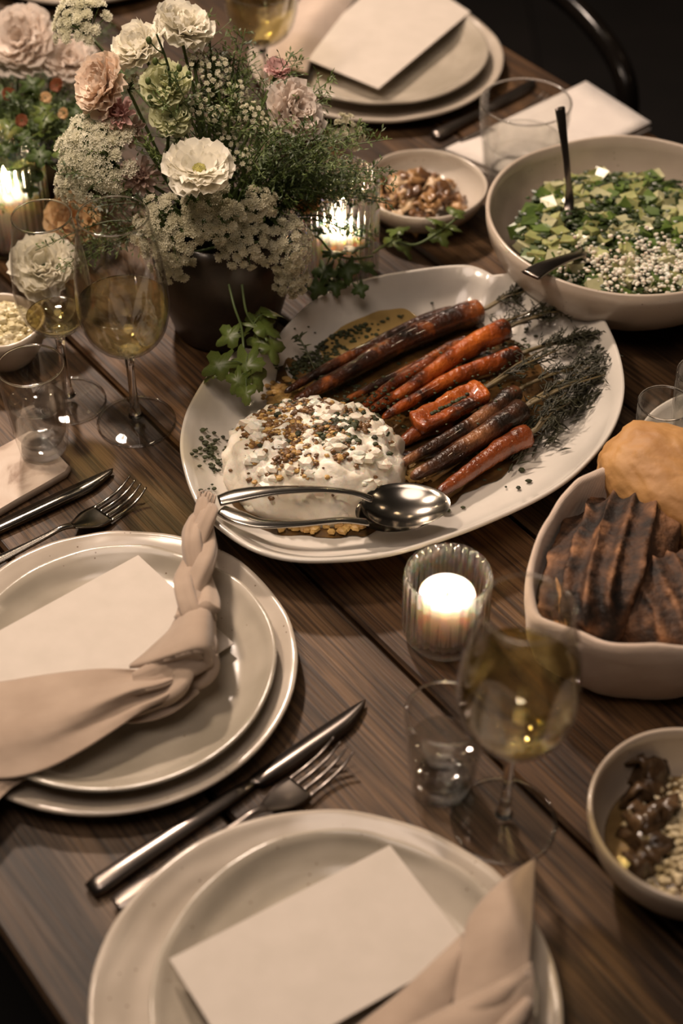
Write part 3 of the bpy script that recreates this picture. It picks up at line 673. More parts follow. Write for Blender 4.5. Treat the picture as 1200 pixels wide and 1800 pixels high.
# ------------------------------------------------------------------ wine glasses and tumblers
def wine_glass(px, py, label, wlabel, foot=.034, bowl=.0365, hb=.076, H_=.203, zl=.124, rim=.027, wm=None, sc=1):
    B_ = at(px, py, 0); t = thing('wine_glass', label, 'glass', B_, 'stemmed wine glasses')
    b = MB(); b.lathe([(0, .0004), (foot*.97, .0004), (foot, .0009), (foot*.98, .0016), (foot*.6, .0024), (foot*.25, .0045), (.0065, .0075), (0, .0080)], 72); b.build('foot', glass_solid, t, sharp=25)
    b = MB(); b.lathe([(0, .0075), (.0062, .0076), (.0042, .014), (.0034, .03), (.0033, hb*.75), (.0045, hb-.004), (.0085, hb), (0, hb+.0005)], 24); b.build('stem', glass_edge, t)
    hh = H_-hb
    def out(k): return [(0, hb), (bowl*.28, hb+.001), (bowl*.62, hb+hh*.065), (bowl*.86, hb+hh*.16), (bowl*.98, hb+hh*.29), (bowl, hb+hh*.38), (bowl*.975, hb+hh*.52), (bowl*.90, hb+hh*.72), (rim*1.03, hb+hh*.93), (rim, H_)]
    o_ = crom(out(0), 4); inn = [(max(0, r-.0009), z+(.0012 if r < bowl*.5 else 0)) for r, z in o_]
    b = MB(); b.lathe([(max(r, 0), z) for r, z in o_]+[(rim-.0004, H_+.0004)]+[(r if r > .0005 else 0, z) for r, z in inn[::-1]], 72); b.build('bowl', glass_thin, t)
    def ring(name, Rr_, z_, r_): m_ = MB(); m_.lathe([(Rr_+r_*math.cos(q*PI/4), z_+r_*math.sin(q*PI/4)) for q in range(9)], 72); m_.build(name, glass_edge, t)
    ring('bowl_rim', rim-.0003, H_, .0007); ring('foot_rim', foot-.0006, .0010, .0009)
    lv = [(max(0, r-.0012), z+.0016) for r, z in o_ if z < zl]
    lv = [(0, lv[0][1])]+[q for q in lv[1:] if q[0] > .001]; rl = lv[-1][0]
    lw = MB(); lw.lathe(lv+[(rl+.0001, zl), (rl*.96, zl-.0006), (0, zl-.0006)], 64)
    o = lw.build('white_wine', wm or wine_p, None, B_); tag(o, wlabel, 'wine', 'wine in the glasses')
wine_glass(240, 742, 'large wine glass of white wine in front of the flowers', 'white wine in the large glass in front of the flowers', foot=.0325)
wine_glass(884, 1442, 'large wine glass of white wine nearest the camera, beside the front plate', 'white wine in the glass nearest the camera', foot=.0345, bowl=.0375, hb=.086, zl=.148, H_=.205, wm=wine_m)
wine_glass(122, 706, 'slimmer wine glass at the left behind the tumbler', 'last of the white wine in the slimmer left glass', foot=.031, bowl=.031, hb=.075, H_=.185, zl=.092, rim=.023)
wine_glass(466, 200, 'wine glass of white wine at the top beside the far plate', 'white wine in the far glass at the top', hb=.08, zl=.14, wm=wine_m)
def tumbler(px, py, Rt, Rb, H_, zl, label, wlabel, base=.010, z0=0.0, name='water_glass', liquid=None, cat='water', lname='water', belly=1.0):
    B_ = at(px, py, z0); t = thing(name, label, 'glass', B_, 'clear tumblers of water')
    prof = [(0, .0008), (Rb*.86, .0004), (Rb*.97, .0015), (Rb, .004), (Rb+(Rt-Rb)*.35*belly, H_*.25), (Rb+(Rt-Rb)*.7*belly, H_*.55), (Rt, H_*.85), (Rt, H_-.0006), (Rt-.0007, H_), (Rt-.0014, H_-.0006), (Rt-.0014, H_*.85), (Rb+(Rt-Rb)*.7*belly-.0014, H_*.55), (Rb+(Rt-Rb)*.35*belly-.0016, H_*.25), (Rb-.003, base+.003), (Rb*.7, base), (0, base-.001)]
    b = MB(); b.lathe(prof, 64); b.build('cup', glass_thin, t, sharp=35)
    b = MB(); b.lathe([(0, .0012), (Rb*.84, .001), (Rb*.93, .004), (Rb*.90, base*.8), (Rb*.7, base-.0012), (0, base-.002)], 48); b.build('thick_base', glass_base, t, sharp=25)
    m_ = MB(); m_.lathe([(Rt-.0007+.0009*math.cos(q*PI/4), H_+.0009*math.sin(q*PI/4)) for q in range(9)], 64); m_.build('rim', glass_edge, t)
    def rin(z):
        ps = prof[10:]; ps = ps[::-1]
        for (r0, a), (r1, c_) in zip(ps, ps[1:]):
            if a <= z <= c_: return r0+(r1-r0)*(z-a)/max(c_-a, 1e-6)
        return Rt-.0014
    zs = [base+.0035+(zl-base-.0035)*k/6 for k in range(7)]
    lw = MB(); rr = rin(zl)-.0004
    lw.lathe([(0, base+.0008), (Rb*.68, base+.0008)]+[(rin(z)-.0005, z) for z in zs]+[(rr, zl+.0004), (rr*.95, zl-.0004), (0, zl-.0004)], 48)
    o = lw.build(lname, liquid or water_m, None, B_); tag(o, wlabel, cat, 'drinks in the tumblers'); return t
coaster_z = .009
b = MB(); cpx = [(-70, 822), (60, 752), (128, 822), (-60, 930)]
q = [at(x, y, .008) for x, y in cpx]; o0 = q[0].copy(); o0.z = T
ctr = sum(q, Vector())/4; ring = []
for i in range(4):
    a, c_ = q[i], q[(i+1) % 4]
    for t_ in (.06, .3, .5, .7, .94): ring.append(a.lerp(c_, t_))
vs = []; n = len(ring)
for k, (s_, z) in enumerate(((.96, 0), (1, .002), (1, .006), (.97, .008))):
    for p in ring: r_ = ctr+(p-ctr)*s_*(1+.01*noise.noise(p*60)); vs.append((r_.x-o0.x, r_.y-o0.y, z))
fs = [tuple(range(n))[::-1], tuple(range(3*n, 4*n))]+[(k*n+i, k*n+(i+1) % n, (k+1)*n+(i+1) % n, (k+1)*n+i) for k in range(3) for i in range(n)]
b.add(vs, fs)
marble = mottle(M('pale_marble', (.6, .5, .42), .6), [(.22, .14, .09), (.48, .38, .30), (.54, .45, .37)], 18, 6, dist=1.5, stops=[.34, .46, .6])
o = b.build('coaster', marble, None, o0); o.data.set_sharp_from_angle(angle=R(40)); tag(o, 'pale marbled square stone coaster under the left tumbler', 'coaster')
tumbler(78, 792, .0262, .0195, .088, .052, 'tall tumbler of water standing on the marbled coaster', 'water in the tumbler on the coaster', z0=.0083)
tumbler(775, 1383, .0265, .0205, .078, .046, 'small tumbler of water beside the wine glass in front', 'water in the small tumbler in front', base=.014)
tumbler(912, 318, .044, .034, .088, .046, 'wide tumbler of water between the small bowl and the salad', 'water in the wide tumbler behind the salad')
dip_m = mottle(M('creamy_dip', (.7, .62, .5), .3), [(.60, .48, .34), (.72, .66, .56)], 40)
tumbler(1150, 815, .0215, .0155, .064, .028, 'little clear glass of creamy dip beside the bread bowl', 'creamy dip with dark herbs in the little glass', liquid=dip_m, cat='dip', lname='creamy_dip', base=.008)
tumbler(1212, 790, .022, .017, .080, .05, 'small tumbler cut by the right edge beside the dip glass', 'water in the tumbler at the right edge')
b = MB(); pd = at(1156, 772, .030)
for k in range(26): b.blob(pd+Vector((random.gauss(0, .0035), random.gauss(0, .003), random.uniform(0, .0008))), (.0017, .001, .0006), 5, 3, .5, 300, k)
tag(b.build('chopped_herbs', herb_m, None, pd, smooth=False, world=True), 'pinch of dark herbs on the creamy dip', 'herbs', None, 'stuff')
# ------------------------------------------------------------------ napkins
def nap_tail(parent, name, st, mat, K=9, folds=3, th=.0013, amp=.003):
    """st: (top pixel, bottom pixel, z, hump, fold) for each station"""
    rows = []
    for i, (a, c_, z, hump, fo) in enumerate(st):
        row = []
        for k in range(K):
            s_ = k/(K-1); zz = z+hump*math.sin(PI*s_)+fo*math.sin(folds*2*PI*s_+i*.35)
            row.append(at(a[0]+(c_[0]-a[0])*s_, a[1]+(c_[1]-a[1])*s_, max(zz, .002)))
        rows.append(row)
    b = MB(); b.sheet(rows, 4, th); return b.build(name, mat, parent, world=True)
NG = 'linen napkins laid on the plates'
nL = at(300, 1180, .03); nap = thing('linen_napkin', 'beige linen napkin knotted and braided across the left plate', 'napkin', nL, NG)
nap_tail(nap, 'loose_end', [((-120, 1222), (-120, 1395), .031, .006, .000), ((-40, 1204), (-40, 1372), .031, .007, .0005), ((20, 1195), (28, 1366), .031, .008, .0008), ((75, 1186), (84, 1350), .032, .009, .0012), ((130, 1179), (145, 1318), .033, .009, .002),
    ((180, 1175), (205, 1280), .035, .009, .0028), ((222, 1176), (250, 1250), .037, .008, .0034), ((262, 1180), (292, 1230), .039, .007, .003), ((300, 1178), (330, 1205), .040, .005, .002)], linen_m, folds=2)
nap_tail(nap, 'under_fold', [((-120, 1385), (-140, 1480), .028, .003, .0), ((-30, 1372), (-40, 1440), .026, .003, .001), ((30, 1352), (20, 1385), .024, .003, .001), ((80, 1335), (82, 1352), .022, .002, .0)], linen_m, folds=1)
nap_tail(nap, 'under_fold', [((150, 1235), (178, 1268), .028, .004, .001), ((215, 1218), (250, 1268), .028, .006, .002), ((265, 1195), (305, 1250), .030, .007, .003), ((300, 1160), (350, 1215), .032, .006, .002)], linen_m, folds=2)
def loft(b, pts, rad, flat=.6, seg=28, ridge=3, amp=.18, twist=0.0, n=6, ph=0, side=None):
    cv = crom([tuple(at(*p))+(r_,) for p, r_ in zip(pts, rad)], n)
    def fn(q, p, s_, th, r_): return p+(q-p)*(1+amp*math.sin(ridge*th+ph+twist*s_)+.05*math.sin(11*th+s_*9))
    b.tube([c_[:3] for c_ in cv], [c_[3] for c_ in cv], seg, flat=flat, fn=fn, side=side)
# the wide wrap of the knot: a hood of cloth bending over
hood = [[(345, 1068, .046), (352, 1062, .052), (362, 1062, .055), (374, 1068, .050), (378, 1078, .043)],
        [(312, 1082, .044), (330, 1074, .056), (350, 1075, .061), (368, 1083, .058), (380, 1100, .043)],
        [(295, 1108, .042), (318, 1096, .058), (345, 1096, .065), (367, 1104, .061), (381, 1122, .042)],
        [(272, 1130, .041), (303, 1118, .056), (338, 1118, .066), (366, 1124, .062), (382, 1144, .042)],
        [(248, 1152, .040), (284, 1141, .054), (328, 1137, .064), (362, 1140, .062), (380, 1162, .043)],
        [(228, 1168, .039), (262, 1162, .050), (312, 1150, .060), (352, 1148, .059), (373, 1172, .045)],
        [(228, 1175, .037), (262, 1172, .046), (310, 1158, .054), (344, 1158, .052), (362, 1180, .042)]]
b = MB(); b.sheet([[at(*p) for p in r] for r in hood], 5, .0015); b.build('knot_wrap', linen_m, nap, world=True)
b = MB(); loft(b, [(350, 1100, .046), (352, 1130, .048), (335, 1155, .047), (305, 1172, .043), (270, 1188, .040), (235, 1196, .038)], [.008, .011, .013, .012, .011, .006], .75, ridge=4, amp=.13, twist=3); b.build('knot_core', linen_m, nap, world=True)
b = MB(); loft(b, [(374, 1150, .047), (372, 1175, .040), (352, 1196, .034), (322, 1202, .033), (300, 1196, .036)], [.0035, .005, .0055, .005, .004], .8, ridge=2, amp=.12); b.build('knot_loop', linen_m, nap, world=True)
b = MB(); loft(b, [(310, 1168, .044), (322, 1190, .045), (305, 1215, .040), (275, 1232, .033), (240, 1244, .030)], [.005, .007, .0075, .007, .005], .7, ridge=3, amp=.15, twist=2); b.build('knot_fold', linen_m, nap, world=True)
# braided end rising to the platter rim
path = [(346, 1085, .050), (343, 1040, .050), (345, 1000, .052), (350, 955, .055), (356, 915, .057), (362, 884, .055)]
cv = [Vector(p) for p in crom([tuple(at(*p)) for p in path], 10)]; n = len(cv)
for k in range(3):
    b = MB(); ph = k*2*PI/3; pts = []; rr = []
    for i, p in enumerate(cv):
        s_ = i/(n-1); d = (cv[min(i+1, n-1)]-cv[max(i-1, 0)]).normalized(); sd = Vector((-d.y, d.x, 0)).normalized(); wv = .80*2*PI*s_+ph
        am = (.0078-.0030*s_)*(1-max(0, s_-.85)*4); pts.append(p+sd*am*math.sin(wv)+Vector((0, 0, .0045*math.sin(2*wv)))); rr.append(.0096*(1-.38*s_)*(1-.5*max(0, s_-.85)/.15))
    def fn(q, p, s_, th, r_, k=k): return p+(q-p)*(1-.30*max(0, math.sin(2*th+k+s_*4))**3+.10*math.sin(5*th+s_*6))
    b.tube(pts, rr, 24, flat=.85, fn=fn); b.build('braid_strand', linen_m, nap, world=True)
b = MB()
for k in range(14): p = cv[-1]+Vector((random.uniform(-.006, .006), 0, random.uniform(-.003, .002))); b.tube([p, p+Vector((random.uniform(-.003, .003), .008, .001)), p+Vector((random.uniform(-.005, .005), .014, -.001))], [.0016, .0011, .0003], 5)
b.build('frayed_tip', linen_m, nap, world=True, kind='stuff')

nB = at(870, 1700, .035); nap2 = thing('linen_napkin', 'beige linen napkin folded to a point on the plate nearest the camera', 'napkin', nB, NG)
def patch(parent, name, rows, mat, th=.0014, n=6):
    b = MB(); b.sheet([[at(*p) for p in r] for r in rows], n, th); return b.build(name, mat, parent, world=True)
patch(nap2, 'pointed_fold', [[(934, 1512, .036), (937, 1510, .037), (940, 1509, .036)], [(880, 1548, .036), (910, 1547, .042), (939, 1552, .038)], [(828, 1604, .036), (885, 1612, .045), (937, 1625, .038)],
    [(812, 1650, .035), (868, 1672, .045), (933, 1692, .036)], [(803, 1700, .034), (862, 1722, .043), (931, 1735, .035)], [(796, 1760, .033), (860, 1775, .040), (934, 1790, .033)], [(780, 1860, .033), (850, 1870, .038), (940, 1880, .032)]], linen_m)
patch(nap2, 'lower_fold', [[(812, 1640, .031), (812, 1668, .035), (806, 1715, .033)], [(770, 1680, .031), (782, 1712, .037), (792, 1765, .033)], [(700, 1745, .031), (722, 1785, .038), (752, 1835, .033)], [(630, 1800, .031), (650, 1850, .038), (690, 1900, .033)], [(560, 1855, .030), (590, 1900, .034), (630, 1960, .031)]], linen_m)
patch(nap2, 'front_fold', [[(934, 1690, .046), (941, 1730, .044), (938, 1790, .040), (940, 1850, .035)], [(900, 1712, .052), (905, 1760, .050), (905, 1820, .044), (905, 1880, .038)], [(840, 1742, .050), (855, 1778, .055), (862, 1838, .050), (868, 1898, .040)], [(770, 1776, .046), (790, 1800, .053), (805, 1860, .050), (820, 1920, .040)], [(700, 1812, .042), (715, 1840, .048), (735, 1890, .046), (750, 1940, .038)]], linen_m)
for k, (x0, y0, x1, y1) in enumerate([(925, 1712, 800, 1800), (930, 1760, 850, 1850)]):
    b = MB(); loft(b, [(x0, y0, .046), ((x0+x1)/2, (y0+y1)/2+8, .052), (x1, y1, .046)], [.003, .0055, .004], .8, ridge=2); b.build('crease', linen_m, nap2, world=True)

nT = at(520, 60, .03); nap3 = thing('linen_napkin', 'pale linen napkin lying under the card on the far plate', 'napkin', nT, NG)
patch(nap3, 'upper_fold', [[(462, 128, .020), (500, 118, .034), (540, 130, .026)], [(470, 85, .028), (512, 78, .044), (552, 95, .028)], [(500, 40, .030), (545, 32, .046), (580, 60, .028)], [(540, -20, .030), (590, -25, .045), (620, 10, .028)], [(590, -90, .028), (640, -95, .036), (670, -60, .026)]], linen_p, .0016, 5)
patch(nap3, 'lower_fold', [[(478, 150, .012), (492, 140, .018), (512, 150, .014)], [(466, 118, .024), (482, 108, .030), (505, 112, .026)], [(474, 80, .030), (492, 66, .038), (512, 74, .030)]], linen_p, .0016, 5)

# flat folded napkin at the far right edge of the table
q = [at(1030, 143, .010), at(1145, 216, .010), at(925, 322, .010), at(782, 262, .010)]; o0 = q[3].copy(); o0.z = T
nf = thing('folded_napkin', 'white napkin folded flat at the table edge behind the salad', 'napkin', o0)
for lay, (z0, z1, sh) in enumerate([(.0006, .0040, 0), (.0044, .0078, .0025), (.0082, .011, .001)]):
    b = MB(); ctr = sum(q, Vector())/4; rows = []
    for j in range(9):
        row = []
        for i in range(9):
            u, v = i/8, j/8; p = q[0].lerp(q[1], u).lerp(q[3].lerp(q[2], u), v); p = ctr+(p-ctr)*(1-sh*8); p.z = T+z1+.0006*noise.noise(Vector((u*3, v*3, lay))) ; row.append(p)
        rows.append(row)
    b.sheet(rows, 1, z1-z0); b.build('layer', linen_w, nf, world=True)

# ------------------------------------------------------------------ bowls
def bowl(name, px, py, zr, Rr, H_, label, group, mat, rb=.5, amp=.012, seed=0, wall=.004, shape=1.0):
    c_ = at(px, py, zr); c_.z = T
    P_ = lambda t: (rb+(1-rb)*math.sin(t*PI/2)**shape)
    o_ = [(0, 0), (rb*Rr*.9, 0)]+[(Rr*P_(k/9), .001+(H_-.001)*(k/9)**1.35) for k in range(10)]
    i_ = [(Rr-wall*.5, H_+.0012), (Rr-wall, H_)]+[(Rr*P_(k/9)-wall, .004+(H_-.004)*(k/9)**1.35) for k in range(8, -1, -1)]+[(rb*Rr*.6, .0045), (0, .004)]
    def wob(th, r, z):
        n_ = noise.noise(Vector((math.cos(th)*1.2, math.sin(th)*1.2, seed))); return r*(1+amp*n_*(z/H_)), z*(1+.05*n_)
    b = MB(); b.lathe(o_+i_, 96, wob); o = b.build(name, mat, None, c_); tag(o, label, 'bowl', group); return c_, (lambda r: 0)
BG = 'handmade beige bowls of food'
sc_, _ = bowl('salad_bowl', 1106, 376, .072, .128, .075, 'big pale bowl of chopped green salad at the right', BG, bowl_m, .55, seed=3)
mc_, _ = bowl('small_bowl', 745, 323, .036, .0605, .036, 'small glazed bowl of roasted mushrooms beside the tall candle glass', BG, plate_m, .45, seed=5, wall=.003)
gc_, _ = bowl('grain_bowl', 1222, 1432, .054, .0665, .056, 'beige bowl of creamy grains and mushrooms at the lower right edge', BG, bowl_m, .5, seed=8, wall=.003)
lc_, _ = bowl('cheese_bowl', 2, 566, .040, .0375, .042, 'little beige bowl of pale yellow crumbly cheese at the left edge', BG, bowl_m, .5, seed=9, wall=.003)

# salad: base, chunks, leaves, crumbled cheese
sal = thing('chopped_salad', 'chopped green salad with crumbled white cheese in the big bowl', 'salad', sc_+Vector((0, 0, .012)))
salad_g = mottle(M('salad_green', (.05, .12, .02), .4), [(.010, .020, .005), (.042, .070, .014)], 120)
cuc = [mottle(M('cucumber_flesh', (.5, .6, .3), .3, Subsurface_Weight=.2, Subsurface_Scale=.004), [(.20, .225, .07), (.40, .41, .18)], 60), mottle(M('cucumber_pale', (.6, .65, .42), .3), [(.34, .345, .17), (.52, .50, .31)], 60), mottle(M('green_chunk', (.15, .28, .05), .35), [(.045, .09, .015), (.12, .18, .035)], 60)]
b = MB(); Rs = .100; hz = lambda x, y: .034+.014*(1-(math.hypot(x, y)/.1)**2)+.003*noise.noise(Vector((x*40, y*40, 1)))
rows = [[Vector((Rs*v*math.cos(a*PI/24), Rs*v*math.sin(a*PI/24), hz(Rs*v*math.cos(a*PI/24), Rs*v*math.sin(a*PI/24)))) for a in range(49)] for v in [k/12 for k in range(0, 13)]]
b.grid(rows); b.build('base', salad_g, sal)
ch_me = []
for k in range(5):
    b = MB(); s_ = .0056+.0012*k*.5; vs = []
    for z in (-1, 1):
        for x, y in ((-1, -1), (1, -1), (1, 1), (-1, 1)): vs.append((x*s_*random.uniform(.7, 1.1), y*s_*random.uniform(.6, 1), z*s_*random.uniform(.45, .8)))
    b.add(vs, [(0, 3, 2, 1), (4, 5, 6, 7), (0, 1, 5, 4), (1, 2, 6, 5), (2, 3, 7, 6), (3, 0, 4, 7)])
    for m_ in cuc: ch_me.append(b.mesh('chunk', m_, False))
for k in range(290):
    a = random.uniform(0, 2*PI); r_ = .098*math.sqrt(random.random()); x, y = r_*math.cos(a), r_*math.sin(a)
    if -.02 < x+.035 and y < -.028 and random.random() < .5: continue
    mt = Matrix.Translation((x, y, hz(x, y)+random.uniform(.001, .006))) @ Matrix.Rotation(random.uniform(0, 6), 4, 'Z') @ Matrix.Rotation(random.gauss(0, .6), 4, 'X')
    put('chopped_piece', random.choice(ch_me[:3]+ch_me), sal, mtx=mt)
b = MB()
for k in range(1500):
    a = random.uniform(0, 2*PI); r_ = .1*math.sqrt(random.random()); x, y = r_*math.cos(a), r_*math.sin(a); s_ = random.uniform(.002, .0052)
    b.blob((x, y, hz(x, y)+random.uniform(.002, .009)), (s_, s_*.7, s_*.4), 5, 3, .6, 200, k)
b.build('chopped_leaves', salad_g, sal, smooth=False, kind='stuff')
b = MB()
for k in range(900):
    x, y = random.gauss(.012, .042), random.gauss(-.066, .017)
    if math.hypot(x, y) > .097: continue
    s_ = random.uniform(.0009, .0028); b.blob((x, y, hz(x, y)+random.uniform(.006, .012)), (s_, s_*.8, s_*.7), 5, 4, .5, 300, k)
b.build('crumbled_cheese', cheese_m, sal, smooth=False, kind='stuff')
# two dark servers in the salad
def server(label, path, widths):
    A = at(*path[0]); t = thing('salad_server', label, 'serving utensil', A, 'dark servers in the salad bowl'); b = MB()
    strip(b, [at(*p) for p in path], widths, .003, 5); b.build('handle', steel_d, t, world=True); E_ = at(*path[-1]); b = MB(); b.blob(E_-Vector((0, 0, .002)), (.020, .016, .005), 16, 8); b.build('blade', steel_d, t, world=True); return t
server('dark salad server lying over the front left rim of the salad bowl', [(932, 484, .085), (958, 468, .082), (1000, 452, .072), (1040, 440, .058)], [.0095, .0085, .006, .006])
server('dark salad server standing steeply in the back of the salad bowl', [(984, 190, .150), (990, 240, .128), (997, 300, .100), (1000, 360, .070), (985, 410, .055)], [.005, .004, .0035, .0045, .006])

# mushrooms
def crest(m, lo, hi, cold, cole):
    """multiplies the base colour by pointiness: raised edges lighter, hollows darker"""
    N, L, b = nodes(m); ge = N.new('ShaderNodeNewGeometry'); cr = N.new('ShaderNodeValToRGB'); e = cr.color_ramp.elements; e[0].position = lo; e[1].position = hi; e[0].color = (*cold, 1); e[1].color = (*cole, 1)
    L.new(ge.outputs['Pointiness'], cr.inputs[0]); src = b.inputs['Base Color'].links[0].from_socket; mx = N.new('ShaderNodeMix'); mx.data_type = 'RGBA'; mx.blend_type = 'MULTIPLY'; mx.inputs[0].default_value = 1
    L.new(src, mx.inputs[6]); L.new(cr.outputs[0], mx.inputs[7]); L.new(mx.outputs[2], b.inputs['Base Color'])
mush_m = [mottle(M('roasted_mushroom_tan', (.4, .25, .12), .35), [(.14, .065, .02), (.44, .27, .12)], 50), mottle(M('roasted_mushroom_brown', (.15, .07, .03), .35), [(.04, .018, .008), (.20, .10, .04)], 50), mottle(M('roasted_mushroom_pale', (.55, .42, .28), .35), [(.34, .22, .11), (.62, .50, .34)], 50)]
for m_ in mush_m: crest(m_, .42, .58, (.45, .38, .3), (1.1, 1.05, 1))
def mushroom(c_, s_, mat, label, group, rot, name='roasted_mushroom'):
    b = MB()
    b.lathe([(0, s_*.42), (s_*.5, s_*.36), (s_*.9, s_*.10), (s_, -.12*s_), (s_*.85, -.22*s_), (s_*.35, -.1*s_), (s_*.25, -.5*s_), (s_*.3, -.85*s_), (0, -.9*s_)], 20, lambda th, r, z: (r*(1+.55*noise.noise(Vector((math.cos(th)*1.8+rot, math.sin(th)*1.8, z*130)))), z+s_*.30*math.sin(2*th+rot)+s_*.14*math.sin(5*th)))
    o = b.build(name, mat, None, c_); o.rotation_euler = (random.uniform(-.9, .9), random.uniform(-.9, .9), rot); return tag(o, label, 'mushroom', group)
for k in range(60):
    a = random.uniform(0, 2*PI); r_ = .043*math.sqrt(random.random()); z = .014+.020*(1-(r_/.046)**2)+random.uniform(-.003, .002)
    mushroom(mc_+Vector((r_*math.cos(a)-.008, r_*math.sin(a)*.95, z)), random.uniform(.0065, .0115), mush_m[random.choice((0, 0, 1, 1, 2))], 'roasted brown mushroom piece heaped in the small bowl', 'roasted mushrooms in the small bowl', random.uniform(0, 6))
mush_d = mottle(M('dark_mushroom', (.05, .03, .015), .22), [(.022, .012, .006), (.10, .058, .028)], 70, bump=.5)
# grain bowl contents
for m_ in mush_m: nodes(m_)[2].inputs['Coat Weight'].default_value = .3
gr = thing('creamy_grains', 'creamy pale grains in brown sauce in the lower right bowl', 'grains', gc_+Vector((0, 0, .010)))
sauce = mottle(M('brown_sauce', (.16, .10, .04), .15), [(.10, .06, .02), (.24, .16, .07)], 40, bump=.3)
b = MB(); b.lathe([(0, .0), (.03, .0), (.045, .006), (.0535, .012), (.050, .0155), (0, .016)], 48, lambda th, r, z: (r, z)); b.build('sauce', sauce, gr)
grain_m = mottle(M('pale_grain', (.6, .5, .32), .35), [(.44, .36, .20), (.66, .57, .40)], 80)
b = MB()
for k in range(1300):
    x, y = random.gauss(.012, .020), random.gauss(-.006, .026)
    if math.hypot(x, y) > .050: continue
    hgt = .016+.010*math.exp(-((x-.012)**2+(y+.004)**2)/.0009); s_ = random.uniform(.0018, .0034)
    b.blob((x, y, hgt+random.uniform(-.002, .002)), (s_, s_*.7, s_*.7), 6, 4, .3, 200, k)
b.build('grains', grain_m, gr, kind='stuff')
for k, (x, y) in enumerate([(1118, 1352), (1140, 1372), (1118, 1400), (1133, 1430), (1150, 1452), (1120, 1462), (1138, 1492), (1165, 1425), (1150, 1345), (1128, 1525)]):
    c_ = at(x, y, .030); mushroom(c_, random.uniform(.010, .015), mush_d, 'dark glossy mushroom among the grains', 'mushrooms in the grain bowl', k*1.3)
# crumbly cheese at the left edge
yel = mottle(M('yellow_crumble', (.6, .52, .3), .4), [(.46, .38, .17), (.70, .63, .44)], 90)
b = MB()
for k in range(520):
    a = random.uniform(0, 2*PI); r_ = .032*math.sqrt(random.random()); s_ = random.uniform(.0022, .0055)
    b.blob((r_*math.cos(a), r_*math.sin(a), .026+.022*(1-(r_/.034)**2)+random.uniform(-.004, .002)), (s_, s_*.8, s_*.7), 7, 5, .5, 250, k)
b.blob((0, 0, .02), (.031, .031, .022), 20, 10, .1, 60)
tag(b.build('crumbly_cheese', yel, None, lc_, smooth=False), 'heap of pale yellow crumbly cheese in the little left bowl', 'cheese', None, 'stuff')

# bread bowl: soft linen lined dish
bread_out = [(931, 1050), (932, 1005), (948, 950), (975, 900), (1015, 855), (1060, 826), (1090, 820), (1135, 828), (1200, 832), (1270, 860), (1320, 930), (1330, 1020), (1300, 1095), (1250, 1140), (1200, 1152), (1125, 1150), (1060, 1140), (1010, 1120), (960, 1096), (938, 1080)]
BZ = .066; BC = at(1130, 985, BZ); BC.z = T
bp = crom([((at(x, y, BZ)-BC).x, (at(x, y, BZ)-BC).y) for x, y in bread_out], 5, True)
bpol = sorted((math.atan2(y, x), math.hypot(x, y)) for x, y in bp)
def brad(th):
    th = (th+PI) % (2*PI)-PI
    ext = [(bpol[-1][0]-2*PI, bpol[-1][1])]+bpol+[(bpol[0][0]+2*PI, bpol[0][1])]
    for (a, ra), (b_, rb) in zip(ext, ext[1:]):
        if a <= th <= b_: return ra+(rb-ra)*(th-a)/max(b_-a, 1e-9)
b = MB()
def wobb(th, r, z):
    hz_ = z*(1+.08*math.sin(3*th+.6)+.02*math.sin(7*th)+.06*noise.noise(Vector((math.cos(th)*2, math.sin(th)*2, 4)))) if z > .03 else z
    return r*brad(th)*(1+.010*math.sin(5*th+z*70)*(z > .01)+.012*noise.noise(Vector((math.cos(th)*5, math.sin(th)*5, z*30)))), hz_
b.lathe([(0, 0), (.72, 0), (.84, .003), (.93, .016), (.985, .036), (1.02, .054), (1.03, .064), (1.015, .069), (.985, .0705), (.95, .067), (.925, .054), (.90, .036), (.82, .018), (.6, .008), (0, .008)], 128, wobb)
tag(b.build('bread_bowl', linen_p, None, BC), 'soft pale linen covered bowl holding the dark bread', 'bowl')
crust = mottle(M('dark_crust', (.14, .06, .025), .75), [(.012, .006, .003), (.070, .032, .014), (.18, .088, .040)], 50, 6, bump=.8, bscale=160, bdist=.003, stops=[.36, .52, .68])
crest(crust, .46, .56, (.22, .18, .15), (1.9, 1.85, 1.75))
crust2 = mottle(M('golden_crust', (.5, .3, .12), .6), [(.30, .14, .040), (.48, .26, .09)], 25, 6, bump=.4, bscale=200)
def loaf(name, c_, r_, rot, mat, label, ridge=0, rdir=0, fr=14, seed=0):
    m = Matrix.Rotation(rot[2], 3, 'Z') @ Matrix.Rotation(rot[1], 3, 'Y') @ Matrix.Rotation(rot[0], 3, 'X'); b = MB(); nu, nv = 110, 70; vs = []
    for j in range(nv+1):
        ph = PI*j/nv
        for i in range(nu):
            th = 2*PI*i/nu; sp = lambda v, e: math.copysign(abs(v)**e, v)
            d = Vector((sp(math.sin(ph), .8)*sp(math.cos(th), .85)*r_[0], sp(math.sin(ph), .8)*sp(math.sin(th), .85)*r_[1], sp(math.cos(ph), .8)*r_[2]))
            k = 1+.08*noise.noise(d*30+Vector((seed, 0, 0)))+.03*noise.noise(d*110)+.018*noise.noise(d*300)
            if ridge: u = d.x*math.cos(rdir)+d.y*math.sin(rdir)+.004*noise.noise(d*28); k += ridge*((1-abs(math.sin(u*PI/.0150)))**1.3-.35)*(1+.5*noise.noise(d*60))*max(0, min(1, 2*d.z/r_[2]))
            vs.append(m @ (d*k))
    fs = [(j*nu+i, (j+1)*nu+i, (j+1)*nu+(i+1) % nu, j*nu+(i+1) % nu) for j in range(nv) for i in range(nu)]
    b.add(vs, fs); return tag(b.build(name, mat, None, c_), label, 'bread')
